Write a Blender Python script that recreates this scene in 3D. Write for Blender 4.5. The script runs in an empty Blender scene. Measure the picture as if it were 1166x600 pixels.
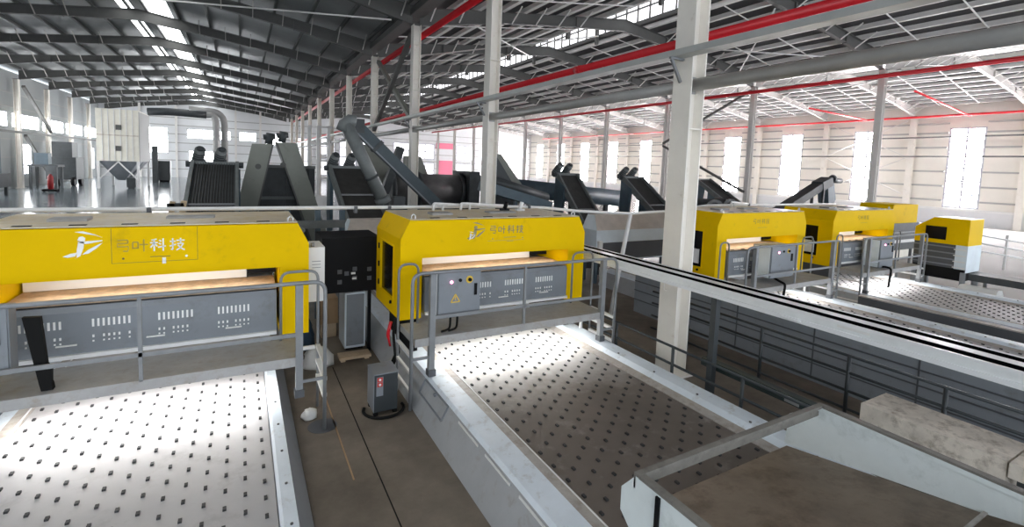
import bpy, math, random
from mathutils import Vector, Matrix
random.seed(7)
SC = bpy.context.scene
COL = SC.collection

# ------------------------------------------------------------------ camera model
H = 3.8
F, CX, CY = 546.1, 583.0, 234.25
YAW, PIT, ROL = 0.51397, 0.081307, -0.038108
FW = Vector((math.sin(YAW)*math.cos(PIT), math.cos(YAW)*math.cos(PIT), -math.sin(PIT)))
RT = Vector((math.cos(YAW), -math.sin(YAW), 0))
DN = FW.cross(RT)
_c, _s = math.cos(ROL), math.sin(ROL)
RT, DN = (_c*RT + _s*DN), (-_s*RT + _c*DN)
CAM = Vector((0, 0, H))

def ray(u, v): return RT*((u-CX)/F) + DN*((v-CY)/F) + FW
def at_y(u, v, y): d = ray(u, v); return CAM + d*(y/d.y)
def at_x(u, v, x): d = ray(u, v); return CAM + d*(x/d.x)
def at_z(u, v, z): d = ray(u, v); return CAM + d*((z-H)/d.z)

# ------------------------------------------------------------------ materials
def mat(name, col, rough=.5, metal=0., var=.0, dirt=None, dirt_amt=.0, scale=1.5, bump=.0, emit=0., spec=.5, fine=14., stretch=None):
    m = bpy.data.materials.new(name); m.use_nodes = True
    nt = m.node_tree; n = nt.nodes; L = nt.links
    b = n['Principled BSDF']
    b.inputs['Base Color'].default_value = (*col, 1)
    b.inputs['Roughness'].default_value = rough
    b.inputs['Metallic'].default_value = metal
    b.inputs['Specular IOR Level'].default_value = spec
    if emit:
        b.inputs['Emission Color'].default_value = (*col, 1)
        b.inputs['Emission Strength'].default_value = emit
    if var or dirt or bump:
        geo = n.new('ShaderNodeNewGeometry')
        vec = geo.outputs['Position']
        if stretch:
            mp = n.new('ShaderNodeMapping'); mp.inputs['Scale'].default_value = stretch
            L.new(vec, mp.inputs['Vector']); vec = mp.outputs['Vector']
        no = n.new('ShaderNodeTexNoise'); no.inputs['Scale'].default_value = scale
        no.inputs['Detail'].default_value = 6; no.inputs['Roughness'].default_value = .65
        L.new(vec, no.inputs['Vector'])
        cur = None
        if var:
            rp = n.new('ShaderNodeValToRGB')
            rp.color_ramp.elements[0].position = .3; rp.color_ramp.elements[1].position = .7
            rp.color_ramp.elements[0].color = (*[max(0, c*(1-var)) for c in col], 1)
            rp.color_ramp.elements[1].color = (*[min(1, c*(1+var)) for c in col], 1)
            L.new(no.outputs['Fac'], rp.inputs['Fac']); cur = rp.outputs['Color']
        if dirt:
            n2 = n.new('ShaderNodeTexNoise'); n2.inputs['Scale'].default_value = scale*2.3
            n2.inputs['Detail'].default_value = 8; n2.inputs['Roughness'].default_value = .7
            L.new(vec, n2.inputs['Vector'])
            r2 = n.new('ShaderNodeValToRGB')
            r2.color_ramp.elements[0].position = max(.02, .62-dirt_amt*.5); r2.color_ramp.elements[1].position = .86-dirt_amt*.5
            r2.color_ramp.elements[0].color = (0, 0, 0, 1); r2.color_ramp.elements[1].color = (1, 1, 1, 1)
            L.new(n2.outputs['Fac'], r2.inputs['Fac'])
            mx = n.new('ShaderNodeMix'); mx.data_type = 'RGBA'
            mx.inputs['A'].default_value = (*col, 1); mx.inputs['B'].default_value = (*dirt, 1)
            if cur: L.new(cur, mx.inputs['A'])
            L.new(r2.outputs['Color'], mx.inputs['Factor']); cur = mx.outputs['Result']
        if cur: L.new(cur, b.inputs['Base Color'])
        if bump:
            n3 = n.new('ShaderNodeTexNoise'); n3.inputs['Scale'].default_value = fine; n3.inputs['Detail'].default_value = 4
            L.new(vec, n3.inputs['Vector'])
            bp = n.new('ShaderNodeBump'); bp.inputs['Strength'].default_value = bump; bp.inputs['Distance'].default_value = .02
            L.new(n3.outputs['Fac'], bp.inputs['Height']); L.new(bp.outputs['Normal'], b.inputs['Normal'])
    return m

M = {}
def D(k, *a, **kw): M[k] = mat(k, *a, **kw)
D('yellow', (.85, .545, .0), .55, var=.04, dirt=(.60, .39, .01), dirt_amt=.08, scale=1.2, spec=.06)
D('yellow_dust', (.70, .59, .42), .42, var=.12, dirt=(.66, .48, .14), dirt_amt=.25, scale=3)
D('dust_top', (.52, .38, .25), .8, var=.2, dirt=(.30, .24, .17), dirt_amt=.4, scale=3)
D('panel', (.225, .245, .27), .4, var=.06, dirt=(.17, .17, .17), dirt_amt=.15)
D('panel_dark', (.085, .09, .10), .45, var=.1)
D('galv', (.24, .25, .26), .45, .15, var=.12, scale=4)
D('deck', (.36, .36, .355), .6, .05, var=.12, dirt=(.31, .28, .24), dirt_amt=.25, scale=3)
D('white', (.80, .80, .79), .5, var=.05)
D('white_panel', (.84, .83, .80), .5)
D('slot', (.92, .92, .90), .5)
D('black', (.006, .006, .007), .5, var=.2, spec=.15)
D('black_glass', (.005, .005, .007), .2, spec=.2)
D('matt_black', (.003, .003, .004), .9, spec=.0)
D('chute_blue', (.045, .068, .082), .45, var=.12, scale=3)
D('rubber', (.008, .008, .008), .7, spec=.15)
D('belt_white', (.46, .45, .455), .5, var=.07, dirt=(.32, .30, .30), dirt_amt=.15, scale=.9)
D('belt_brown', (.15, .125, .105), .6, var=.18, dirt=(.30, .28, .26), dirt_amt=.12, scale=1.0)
D('belt_side', (.74, .81, .88), .4, var=.07, dirt=(.40, .38, .35), dirt_amt=.14, scale=2.)
D('belt_flange', (.42, .39, .36), .6, var=.15, dirt=(.30, .26, .22), dirt_amt=.3, scale=4)
D('rim_grey', (.20, .19, .17), .6, var=.2, dirt=(.12, .11, .10), dirt_amt=.2, scale=4)
D('flank', (.36, .375, .39), .45, var=.08, dirt=(.28, .26, .23), dirt_amt=.16, scale=2.)
D('sky_mid', (.97, .97, 1.), .3, emit=1.25)
D('nub', (.03, .03, .032), .6)
D('concrete', (.68, .62, .54), .85, var=.2, dirt=(.25, .2, .15), dirt_amt=.25, scale=3, bump=.3)
D('column', (.90, .865, .80), .5, var=.05, dirt=(.55, .47, .38), dirt_amt=.06, scale=1.2)
D('column_grey', (.74, .72, .69), .5, var=.06)
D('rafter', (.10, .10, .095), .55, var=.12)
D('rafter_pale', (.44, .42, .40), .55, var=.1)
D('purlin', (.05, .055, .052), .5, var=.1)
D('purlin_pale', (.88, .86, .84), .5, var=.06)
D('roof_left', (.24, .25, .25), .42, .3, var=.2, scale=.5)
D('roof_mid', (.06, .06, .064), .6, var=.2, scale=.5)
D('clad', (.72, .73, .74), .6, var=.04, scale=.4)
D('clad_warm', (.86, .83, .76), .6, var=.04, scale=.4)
D('clad_shaded', (.36, .385, .39), .6, var=.06, scale=.4)  # left wall cladding, its shade put into a darker colour
D('girt', (.42, .42, .41), .6)
D('girt_dark', (.10, .10, .10), .6)
D('mullion', (.55, .55, .62), .5)
D('red', (.62, .014, .024), .35, var=.08)
D('red_dark', (.28, .012, .015), .4, var=.1)
D('pipe_grey', (.36, .36, .35), .4, .2, var=.1)
D('tray', (.46, .48, .47), .38, .4, var=.1)
D('alu', (.88, .91, .92), .35, .25, var=.06, scale=5)
D('alu_bright', (.90, .92, .94), .3, .2)
D('steel_blue', (.075, .115, .145), .45, var=.15, scale=3)
D('steel_dark', (.045, .052, .056), .5, var=.25, scale=3)
D('steel_mid', (.15, .165, .165), .5, var=.2, scale=3)
D('conv_belt', (.035, .034, .032), .7, var=.3, scale=4)
D('khaki', (.235, .245, .215), .55, var=.08, dirt=(.15, .15, .13), dirt_amt=.1)
D('beige', (.86, .83, .73), .55, var=.06)
D('drum', (.15, .145, .145), .5, .2, var=.2, scale=2)
D('hood_grey', (.74, .82, .87), .42, .05, var=.08)
D('hood_top', (.60, .54, .48), .45, var=.15, scale=2)
D('rail_dark', (.035, .042, .046), .45, var=.2)
D('beam_green', (.012, .025, .025), .5, var=.2)
D('chute_white', (.80, .87, .88), .45, var=.06, dirt=(.56, .63, .62), dirt_amt=.16, scale=1.3)
D('chute_plate', (.23, .18, .135), .55, var=.25, dirt=(.13, .09, .06), dirt_amt=.3, scale=1.5)
D('cardboard', (.38, .25, .14), .8, var=.15)
D('wood', (.52, .40, .27), .75, var=.15, scale=6)
D('plastic_white', (.72, .72, .70), .45, var=.08)
D('blue_cloth', (.03, .06, .10), .8, var=.2)
D('logo_white', (.90, .90, .86), .5)
D('logo_grey', (.34, .28, .12), .6)
D('logo_faded', (.50, .35, .03), .6)
D('dark_line', (.16, .12, .02), .6)
D('amber', (.75, .50, .05), .5)
D('red_label', (.55, .05, .04), .5)
D('pink', (.85, .22, .33), .6)
D('sky_pane', (1., .97, 1.), .3, emit=50.)
D('sky_far', (.96, .98, 1.), .3, emit=12.)
D('skylight', (.97, .99, 1.), .4, emit=4.0)
D('skylight_mid', (.97, .97, 1.), .4, emit=1.5)
D('added_glow_right', (1., .97, .94), .4, emit=9.)  # added glow for the right hall, its source unseen
D('led', (1., .98, .95), .4, emit=22.)
D('led_soft', (1., .95, .86), .4, emit=7.5)
D('lamp_pink', (1., .25, .45), .4, emit=8.)
D('glass_green', (.5, .62, .6), .3, emit=.5)

def floor_material():
    m = bpy.data.materials.new('hall_floor'); m.use_nodes = True
    nt = m.node_tree; n = nt.nodes; L = nt.links; b = n['Principled BSDF']
    geo = n.new('ShaderNodeNewGeometry'); sp = n.new('ShaderNodeSeparateXYZ'); L.new(geo.outputs['Position'], sp.inputs[0])
    no = n.new('ShaderNodeTexNoise'); no.inputs['Scale'].default_value = .7; no.inputs['Detail'].default_value = 8; no.inputs['Roughness'].default_value = .7
    L.new(geo.outputs['Position'], no.inputs['Vector'])
    # dusty zone around the conveyors gives way to sealed epoxy further down the hall
    ad = n.new('ShaderNodeMath'); ad.operation = 'MULTIPLY_ADD'; ad.inputs[1].default_value = 4.0
    L.new(no.outputs['Fac'], ad.inputs[0]); L.new(sp.outputs['Y'], ad.inputs[2])
    mr = n.new('ShaderNodeMapRange'); mr.inputs['From Min'].default_value = 13; mr.inputs['From Max'].default_value = 19
    L.new(ad.outputs[0], mr.inputs['Value'])
    r1 = n.new('ShaderNodeValToRGB'); e = r1.color_ramp.elements
    e[0].position = .3; e[0].color = (.10, .083, .065, 1); e[1].position = .72; e[1].color = (.25, .21, .165, 1)
    L.new(no.outputs['Fac'], r1.inputs['Fac'])
    r2 = n.new('ShaderNodeValToRGB'); e = r2.color_ramp.elements
    e[0].position = .3; e[0].color = (.10, .125, .14, 1); e[1].position = .7; e[1].color = (.16, .19, .21, 1)
    L.new(no.outputs['Fac'], r2.inputs['Fac'])
    mx = n.new('ShaderNodeMix'); mx.data_type = 'RGBA'
    L.new(mr.outputs[0], mx.inputs['Factor']); L.new(r1.outputs['Color'], mx.inputs['A']); L.new(r2.outputs['Color'], mx.inputs['B'])
    # paler concrete in the right hand hall
    mr2 = n.new('ShaderNodeMapRange'); mr2.inputs['From Min'].default_value = 18; mr2.inputs['From Max'].default_value = 24
    L.new(sp.outputs['X'], mr2.inputs['Value'])
    mx2 = n.new('ShaderNodeMix'); mx2.data_type = 'RGBA'
    L.new(mr2.outputs[0], mx2.inputs['Factor']); L.new(mx.outputs['Result'], mx2.inputs['A']); mx2.inputs['B'].default_value = (.40, .385, .37, 1)
    L.new(mx2.outputs['Result'], b.inputs['Base Color'])
    ro = n.new('ShaderNodeMapRange'); ro.inputs['To Min'].default_value = .75; ro.inputs['To Max'].default_value = .16
    L.new(mr.outputs[0], ro.inputs['Value']); L.new(ro.outputs[0], b.inputs['Roughness'])
    return m
M['floor'] = floor_material()

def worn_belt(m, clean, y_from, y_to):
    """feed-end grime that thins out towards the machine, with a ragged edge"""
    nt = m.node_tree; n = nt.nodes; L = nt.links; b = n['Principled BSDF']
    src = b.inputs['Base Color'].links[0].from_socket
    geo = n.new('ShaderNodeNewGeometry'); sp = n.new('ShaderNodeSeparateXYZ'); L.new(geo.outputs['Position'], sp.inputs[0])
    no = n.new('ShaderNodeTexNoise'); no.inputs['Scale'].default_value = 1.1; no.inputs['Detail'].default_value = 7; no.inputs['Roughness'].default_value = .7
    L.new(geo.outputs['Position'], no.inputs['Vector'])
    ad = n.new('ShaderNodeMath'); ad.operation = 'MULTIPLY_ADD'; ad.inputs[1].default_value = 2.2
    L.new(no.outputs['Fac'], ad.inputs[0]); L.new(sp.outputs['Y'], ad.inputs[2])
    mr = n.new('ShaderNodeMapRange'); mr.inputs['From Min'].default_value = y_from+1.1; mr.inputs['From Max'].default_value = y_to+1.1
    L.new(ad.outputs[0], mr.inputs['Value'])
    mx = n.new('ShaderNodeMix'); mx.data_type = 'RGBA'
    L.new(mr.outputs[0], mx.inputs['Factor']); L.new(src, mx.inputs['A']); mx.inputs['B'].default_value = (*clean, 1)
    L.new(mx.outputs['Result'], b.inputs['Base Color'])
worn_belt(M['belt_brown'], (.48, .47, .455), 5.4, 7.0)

# ------------------------------------------------------------------ mesh builder
class MB:
    def __init__(s, *mats): s.v = []; s.f = []; s.m = []; s.sm = []; s.mats = list(mats)
    def mi(s, k):
        if k is None: return 0
        if k not in s.mats: s.mats.append(k)
        return s.mats.index(k)
    def add(s, vs, fs, k=None, smooth=False):
        o = len(s.v); s.v += [Vector(p) for p in vs]; i = s.mi(k)
        for f in fs: s.f.append([o+a for a in f]); s.m.append(i); s.sm.append(smooth)
        return s
    def box(s, x0, x1, y0, y1, z0, z1, k=None):
        return s.add([(x0,y0,z0),(x1,y0,z0),(x1,y1,z0),(x0,y1,z0),(x0,y0,z1),(x1,y0,z1),(x1,y1,z1),(x0,y1,z1)],
                     [(0,3,2,1),(4,5,6,7),(0,1,5,4),(1,2,6,5),(2,3,7,6),(3,0,4,7)], k)
    def beam(s, p, q, w, h, k=None, up=(0,0,1)):
        p = Vector(p); q = Vector(q); d = (q-p).normalized(); u = Vector(up)
        if abs(d.dot(u)) > .98: u = Vector((0,1,0))
        sd = d.cross(u).normalized(); u = sd.cross(d)
        vs = []
        for c in (p, q):
            for a, b in ((-1,-1),(1,-1),(1,1),(-1,1)): vs.append(c + sd*(a*w/2) + u*(b*h/2))
        return s.add(vs, [(3,2,1,0),(4,5,6,7),(0,1,5,4),(1,2,6,5),(2,3,7,6),(3,0,4,7)], k)
    def prism(s, poly, axis, a, b, k=None):
        # poly: 2D points; axis 'x': (y,z), 'y': (x,z), 'z': (x,y)
        def P(p, t): return {'x': (t, p[0], p[1]), 'y': (p[0], t, p[1]), 'z': (p[0], p[1], t)}[axis]
        n = len(poly); vs = [P(p, a) for p in poly] + [P(p, b) for p in poly]
        fs = [tuple(range(n)), tuple(range(2*n-1, n-1, -1))] + [(i, i+n, (i+1) % n + n, (i+1) % n) for i in range(n)]
        return s.add(vs, fs, k)
    def tube(s, pts, r, n=8, k=None, caps=True, closed=False):
        pts = [Vector(p) for p in pts]; N = len(pts); vs = []
        rs = r if isinstance(r, (list, tuple)) else [r]*N
        t0 = (pts[1]-pts[0]).normalized(); u = t0.orthogonal().normalized()
        for i, p in enumerate(pts):
            if i == 0: t = (pts[1]-p)
            elif i == N-1: t = p-pts[i-1]
            else: t = (pts[i+1]-p).normalized() + (p-pts[i-1]).normalized()
            t.normalize(); u = (u - t*u.dot(t)).normalized(); w = t.cross(u)
            for j in range(n):
                a = 2*math.pi*(j+.5)/n; vs.append(p + (u*math.cos(a) + w*math.sin(a))*rs[i])
        fs = []
        for i in range(N-1):
            for j in range(n): fs.append((i*n+j, i*n+(j+1) % n, (i+1)*n+(j+1) % n, (i+1)*n+j))
        o = len(s.v); s.add(vs, fs, k, n > 5)
        if caps:
            i = s.mi(k)
            s.f.append([o+j for j in range(n-1, -1, -1)]); s.m.append(i); s.sm.append(False)
            s.f.append([o+(N-1)*n+j for j in range(n)]); s.m.append(i); s.sm.append(False)
        return s
    def cyl(s, p, q, r, n=12, k=None, r2=None): return s.tube([p, q], [r, r if r2 is None else r2], n, k)

def bend(pts, r=.1, n=4):
    """round the corners of a polyline"""
    pts = [Vector(p) for p in pts]; out = [pts[0]]
    for i in range(1, len(pts)-1):
        a, b, c = pts[i-1], pts[i], pts[i+1]
        d1 = min(r, (a-b).length*.49); d2 = min(r, (c-b).length*.49)
        p = b + (a-b).normalized()*d1; q = b + (c-b).normalized()*d2
        for j in range(n+1):
            t = j/n; out.append(p*(1-t)**2 + b*2*t*(1-t) + q*t*t)
    out.append(pts[-1]); return out

def mesh_obj(name, mb, m, origin):
    me = bpy.data.meshes.new(name)
    me.from_pydata([tuple(v-origin) for v in mb.v], [], mb.f)
    mats = [m] + mb.mats if m else mb.mats
    for k in mats: me.materials.append(M[k])
    off = 1 if m else 0
    me.polygons.foreach_set('material_index', [i + off if (m and i >= 0) else i for i in mb.m])
    me.polygons.foreach_set('use_smooth', mb.sm)
    me.update()
    o = bpy.data.objects.new(name, me); COL.objects.link(o); return o

def fix(mb, m):
    # faces given no material of their own take the main one
    return mb

def new(m): return MB(m)

def tag(o, label, cat, group=None):
    o['label'] = label; o['category'] = cat
    if group: o['group'] = group
    return o

ORIG = {}
def thing(name, label, cat, loc, group=None):
    o = bpy.data.objects.new(name, None); COL.objects.link(o); o.location = loc
    o.empty_display_size = .2
    ORIG[o] = Vector(loc)
    return tag(o, label, cat, group)

def part(name, mb, parent, label=None):
    og = ORIG[parent]
    o = mesh_obj(name, mb, None, og); o.parent = parent; ORIG[o] = og
    if label: o['label'] = label
    return o

def solo(name, mb, label, cat, group=None):
    xs = [v.x for v in mb.v]; ys = [v.y for v in mb.v]; zs = [v.z for v in mb.v]
    og = Vector(((min(xs)+max(xs))/2, (min(ys)+max(ys))/2, min(zs)))
    o = mesh_obj(name, mb, None, og); o.location = og; ORIG[o] = og
    return tag(o, label, cat, group)

def struct(name, mb, parent=None):
    if parent: return part(name, mb, parent)
    o = mesh_obj(name, mb, None, Vector((0,0,0))); o['kind'] = 'structure'; ORIG[o] = Vector((0,0,0)); return o

ORD = ['first','second','third','fourth','fifth','sixth','seventh','eighth','ninth','tenth','eleventh','twelfth','thirteenth']

# ------------------------------------------------------------------ hall
XL, XA, XB, XR = -18.3, 7.1, 32.3, 57.5
Y0, DY, NK = 6.2, 8.03, 12
YS = [Y0 + DY*k for k in range(NK)]
YF = 94.6; YN = -9.0
EAVE, RIDGE = 10.25, 11.95          # underside of the rafters
BAYS = [(XL, XA), (XA, XB), (XB, XR)]

struct('floor', MB('floor').box(-19.2, 58.2, YN, YF+.3, -.2, 0))

# left wall with a clerestory strip
def wall_with_windows(name, axis, pos, thick, a0, a1, z0, z1, wins, m):
    """wins: (a0,a1,z0,z1); the wall is cut into strips around them"""
    mb = MB(m)
    cuts = sorted(set([a0, a1] + [w[0] for w in wins] + [w[1] for w in wins]))
    for p, q in zip(cuts, cuts[1:]):
        mid = (p+q)/2
        spans = sorted([(w[2], w[3]) for w in wins if w[0] <= mid <= w[1]])
        z = z0
        for s0, s1 in spans + [(z1, z1)]:
            if s0 > z:
                if axis == 'x': mb.box(pos, pos+thick, p, q, z, s0)
                else: mb.box(p, q, pos, pos+thick, z, s0)
            z = max(z, s1)
    return mb

WN = [0]
def window(axis, pos, a0, a1, z0, z1, cols, rows, pane, m='mullion', t=.06, d=.12, parent=None):
    WN[0] += 1
    mb = MB(m)
    def bx(p, q, r, s, dd=d):
        if axis == 'x': mb.box(pos-dd/2, pos+dd/2, p, q, r, s)
        else: mb.box(p, q, pos-dd/2, pos+dd/2, r, s)
    bx(a0, a0+t, z0, z1); bx(a1-t, a1, z0, z1); bx(a0+t, a1-t, z0, z0+t); bx(a0+t, a1-t, z1-t, z1)
    for i in range(1, cols):
        a = a0 + (a1-a0)*i/cols; bx(a-t/2, a+t/2, z0+t, z1-t, d*.8)
    for j in range(1, rows):
        z = z0 + (z1-z0)*j/rows; bx(a0+t, a1-t, z-t/2, z+t/2, d*.7)
    w = struct('window_%d' % WN[0], mb)
    g = MB(pane)
    if axis == 'x': g.box(pos-.01, pos+.01, a0+.02, a1-.02, z0+.02, z1-.02)
    else: g.box(a0+.02, a1-.02, pos-.01, pos+.01, z0+.02, z1-.02)
    part('window_pane', g, w)
    return w

# right wall: tall windows, one to each bay
wr = []
for k in range(-1, NK-1):
    yc = Y0 + DY*(k+.5)
    wr.append((yc-1.3, yc+1.3, 1.55, 8.95))
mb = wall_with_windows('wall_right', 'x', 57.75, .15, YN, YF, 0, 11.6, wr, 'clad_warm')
for k in range(-1, NK-1):                                       # girts between the windows
    a, b = Y0+DY*k+.2, Y0+DY*(k+1)-.2
    yc = Y0 + DY*(k+.5)
    for z in (2.2, 3.55, 4.9, 7.15, 8.5, 9.4):
        for p, q in ((a, yc-1.34), (yc+1.34, b)):
            mb.box(57.62, 57.75, p, q, z-.09, z+.06, 'girt')
    mb.box(57.5, 57.75, a, b, .0, 1.3, 'clad'); mb.box(57.45, 57.75, a, b, 1.3, 1.5, 'white')
struct('wall_right', mb)
for w in wr: window('x', 57.8, *w, 2, 6, 'sky_pane', t=.15)

# far wall
wf = [(-13.5, -10.3, 3.9, 7.95), (-7.8, -1.6, 6.4, 7.9), (-.4, 2.2, 6.4, 7.9), (3.6, 6.4, 6.0, 7.9),
      (-7.6, -2.0, .3, 4.4)]
wfar2 = [(8.4, 11.0, 1.2, 7.6), (12.2, 15.2, 4.6, 7.8), (12.2, 15.2, .8, 4.0), (15.8, 19.0, 1.0, 7.9), (20.0, 24.2, 4.8, 8.0), (20.0, 24.2, .8, 4.0),
      (26.0, 29.6, 4.6, 7.8), (26.0, 29.6, .8, 4.0), (30.6, 34.6, 4.6, 7.8), (30.6, 34.6, .8, 4.0), (39.4, 43.4, 4.6, 7.8), (39.4, 43.4, .8, 4.0), (44.6, 48.6, 4.6, 7.8), (44.6, 48.6, .8, 4.0), (50, 54, 1.6, 8.2)]
wf += wfar2
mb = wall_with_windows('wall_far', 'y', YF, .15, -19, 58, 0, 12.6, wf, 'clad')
for z in (1.4, 2.8, 4.2, 5.6, 7.0, 8.4, 9.6):
    segs = sorted([(w[0]-.05, w[1]+.05) for w in wf if w[2] < z < w[3]])
    a = -18.8
    for p, q in segs + [(57.5, 57.5)]:
        if p > a: mb.box(a, p, YF-.12, YF, z-.08, z+.06, 'girt')
        a = q
for x in (-13.9, -9.2, -.9, 2.8): mb.box(x-.15, x+.15, YF-.3, YF, 0, 11.5, 'column_grey')
struct('wall_far', mb)
for i, w in enumerate(wf): window('y', YF+.05, *w, max(2, int((w[1]-w[0])/(.9 if w not in wfar2 else 1.4))), max(2, int((w[3]-w[2])/(1.1 if w not in wfar2 else 1.6))), 'sky_far' if w not in wfar2 else 'sky_mid', t=.09 if w not in wfar2 else .2)
solo('banner', MB('pink').box(35.3, 38.6, YF-.2, YF-.13, .6, 4.5), 'pink red poster panel low on the far end wall beside the big drum', 'poster')
solo('banner', MB('pink').box(34.9, 38.9, YF-.2, YF-.13, 6.9, 8.1), 'narrow pink red banner above the pink poster on far end wall', 'banner')
# left wall
wl = []
for k in range(5, NK-1):
    a, b = Y0+DY*k, Y0+DY*(k+1)
    wl.append((a+.5, b-.5, 5.7, 7.1)); wl.append((a+1.6, b-3.0, 1.2, 4.2))
mb = wall_with_windows('wall_left', 'x', -19.0, .15, YN, YF, 0, 10.9, wl, 'clad_shaded')
for z in (2.9, 4.6, 7.6, 8.9):
    mb.box(-18.85, -18.78, YN, YF, z-.05, z+.05, 'girt')
struct('wall_left', mb)
for w in wl: window('x', -18.93, *w, 5, 2, 'sky_far', t=.07)

struct('wall_near_added', MB('clad').box(-19.2, 58, YN-.15, YN, 7.0, 12.6))  # unseen wall added above a low opening, cuts light from high up
# roof: one sheet per slope, purlins and skylights are its parts
def zr(bay, x, off=0.):
    a, b = BAYS[bay]; c = (a+b)/2
    return EAVE + (RIDGE-EAVE)*(1-abs(x-c)/((b-a)/2)) + off
SHEET = .95
for bi, (a, b) in enumerate(BAYS):
    c = (a+b)/2
    for side in (0, 1):
        x0, x1 = (a, c) if side == 0 else (c, b)
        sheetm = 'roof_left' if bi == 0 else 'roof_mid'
        # skylight strips: (from, to) as distance from the ridge
        if bi == 0: strips = [(.3, .95)] if side == 0 else [(.35, 1.75)]
        else: strips = [(0, 1.4)] if True else []
        def seg(d0, d1, m, th=.05, off=0.):
            p, q = (c-d1, c-d0) if side == 0 else (c+d0, c+d1)
            return MB(m).add([(p, YN, zr(bi,p,SHEET+off)), (q, YN, zr(bi,q,SHEET+off)), (q, YF, zr(bi,q,SHEET+off)), (p, YF, zr(bi,p,SHEET+off)),
                              (p, YN, zr(bi,p,SHEET+off+th)), (q, YN, zr(bi,q,SHEET+off+th)), (q, YF, zr(bi,q,SHEET+off+th)), (p, YF, zr(bi,p,SHEET+off+th))],
                             [(0,1,2,3),(7,6,5,4),(0,4,5,1),(1,5,6,2),(2,6,7,3),(3,7,4,0)])
        W = (b-a)/2; opaque = []; d = 0.
        for s0, s1 in strips:
            if s0 > d: opaque.append((d, s0))
            d = s1
        opaque.append((d, W + (.95 if (bi == 0 and side == 0) or (bi == 2 and side == 1) else 0)))
        sheet = MB(sheetm)
        for d0, d1 in opaque:
            t = seg(d0, d1, sheetm); sheet.add(t.v, t.f)
        if bi > 0:                                              # ridge monitor, open throat with glazed sides; the right hall's is added for light
            s = -1 if side == 0 else 1
            zc = zr(bi, c+s*1.4, SHEET)
            sheet.box(min(c+s*1.36, c+s*1.5), max(c+s*1.36, c+s*1.5), YN, YF, zc-.05, zc+.18, 'rafter')
            sheet.add([(c, YN, zc+1.95), (c+s*1.9, YN, zc+1.72), (c+s*1.9, YF, zc+1.72), (c, YF, zc+1.95),
                       (c, YN, zc+2.02), (c+s*1.9, YN, zc+1.8), (c+s*1.9, YF, zc+1.8), (c, YF, zc+2.02)],
                      [(0,1,2,3),(7,6,5,4),(0,4,5,1),(1,5,6,2),(2,6,7,3),(3,7,4,0)], sheetm)
        roof = struct('ceiling', sheet)
        if bi > 0:
            s = -1 if side == 0 else 1; xg = c+s*1.45; zc = zr(bi, c+s*1.4, SHEET)
            fr = MB('rafter')
            y = YN+.6
            while y < YF:
                fr.box(xg-.05, xg+.05, y-.03, y+.03, zc+.18, zc+1.75); y += DY/8
            for k in range(-1, NK):
                y = Y0+DY*(k+.5); fr.box(xg-s*.25-.1, xg-s*.25+.1, y-.1, y+.1, zc-.5, zc+1.8)
            fr.box(xg-.06, xg+.06, YN, YF, zc+.9, zc+.97); fr.box(xg-.06, xg+.06, YN, YF, zc+1.68, zc+1.76)
            if bi == 2 and side == 1: fr.box(xg+.06, xg+.09, YN, YF, zc+.15, zc+1.75, 'roof_mid')
            g = part('monitor_frame', fr, roof)
            if bi == 1 or side == 0: part('monitor_glazing', MB('skylight_mid' if bi == 1 else 'added_glow_right').box(xg+s*.07-.01, xg+s*.07+.01, YN, YF, zc+.15, zc+1.75), roof)  # right hall pane is added, facing away from view, to brighten that hall
        else:
            for s0, s1 in strips: part('skylight', seg(s0, s1, 'skylight', .03, .01), roof)
        n = 7 if bi == 0 else 9; pm = 'purlin' if bi == 0 else 'purlin_pale'  # same steel: colour darkened in the dim left hall, lightened in the others
        for j in range(n+1):
            d = .45 + (W-.9)*j/n
            if bi > 0 and d < 1.5: continue
            x = c-d if side == 0 else c+d; z = zr(bi, x, SHEET)
            pb = MB(pm).box(x-.035, x+.035, YN+.2, YF-.1, z-.22, z-.005)
            pb.box(x-.035, x+(.075 if bi == 0 else .19), YN+.2, YF-.1, z-.235, z-.21)  # pale lip widened outside the left hall to stand for lit undersides
            part('purlin', pb, roof)

        if bi > 0:
            s = -1 if side == 0 else 1
            for k in range(-1, 5):
                for f in (.33, .67):
                    y = Y0+DY*(k+f)
                    part('sag_rod', MB('purlin_pale').beam((c+s*1.8, y, zr(bi, c+s*1.8, SHEET-.26)), (c+s*(W-.6), y+.6, zr(bi, c+s*(W-.6), SHEET-.26)), .05, .05), roof)

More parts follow.
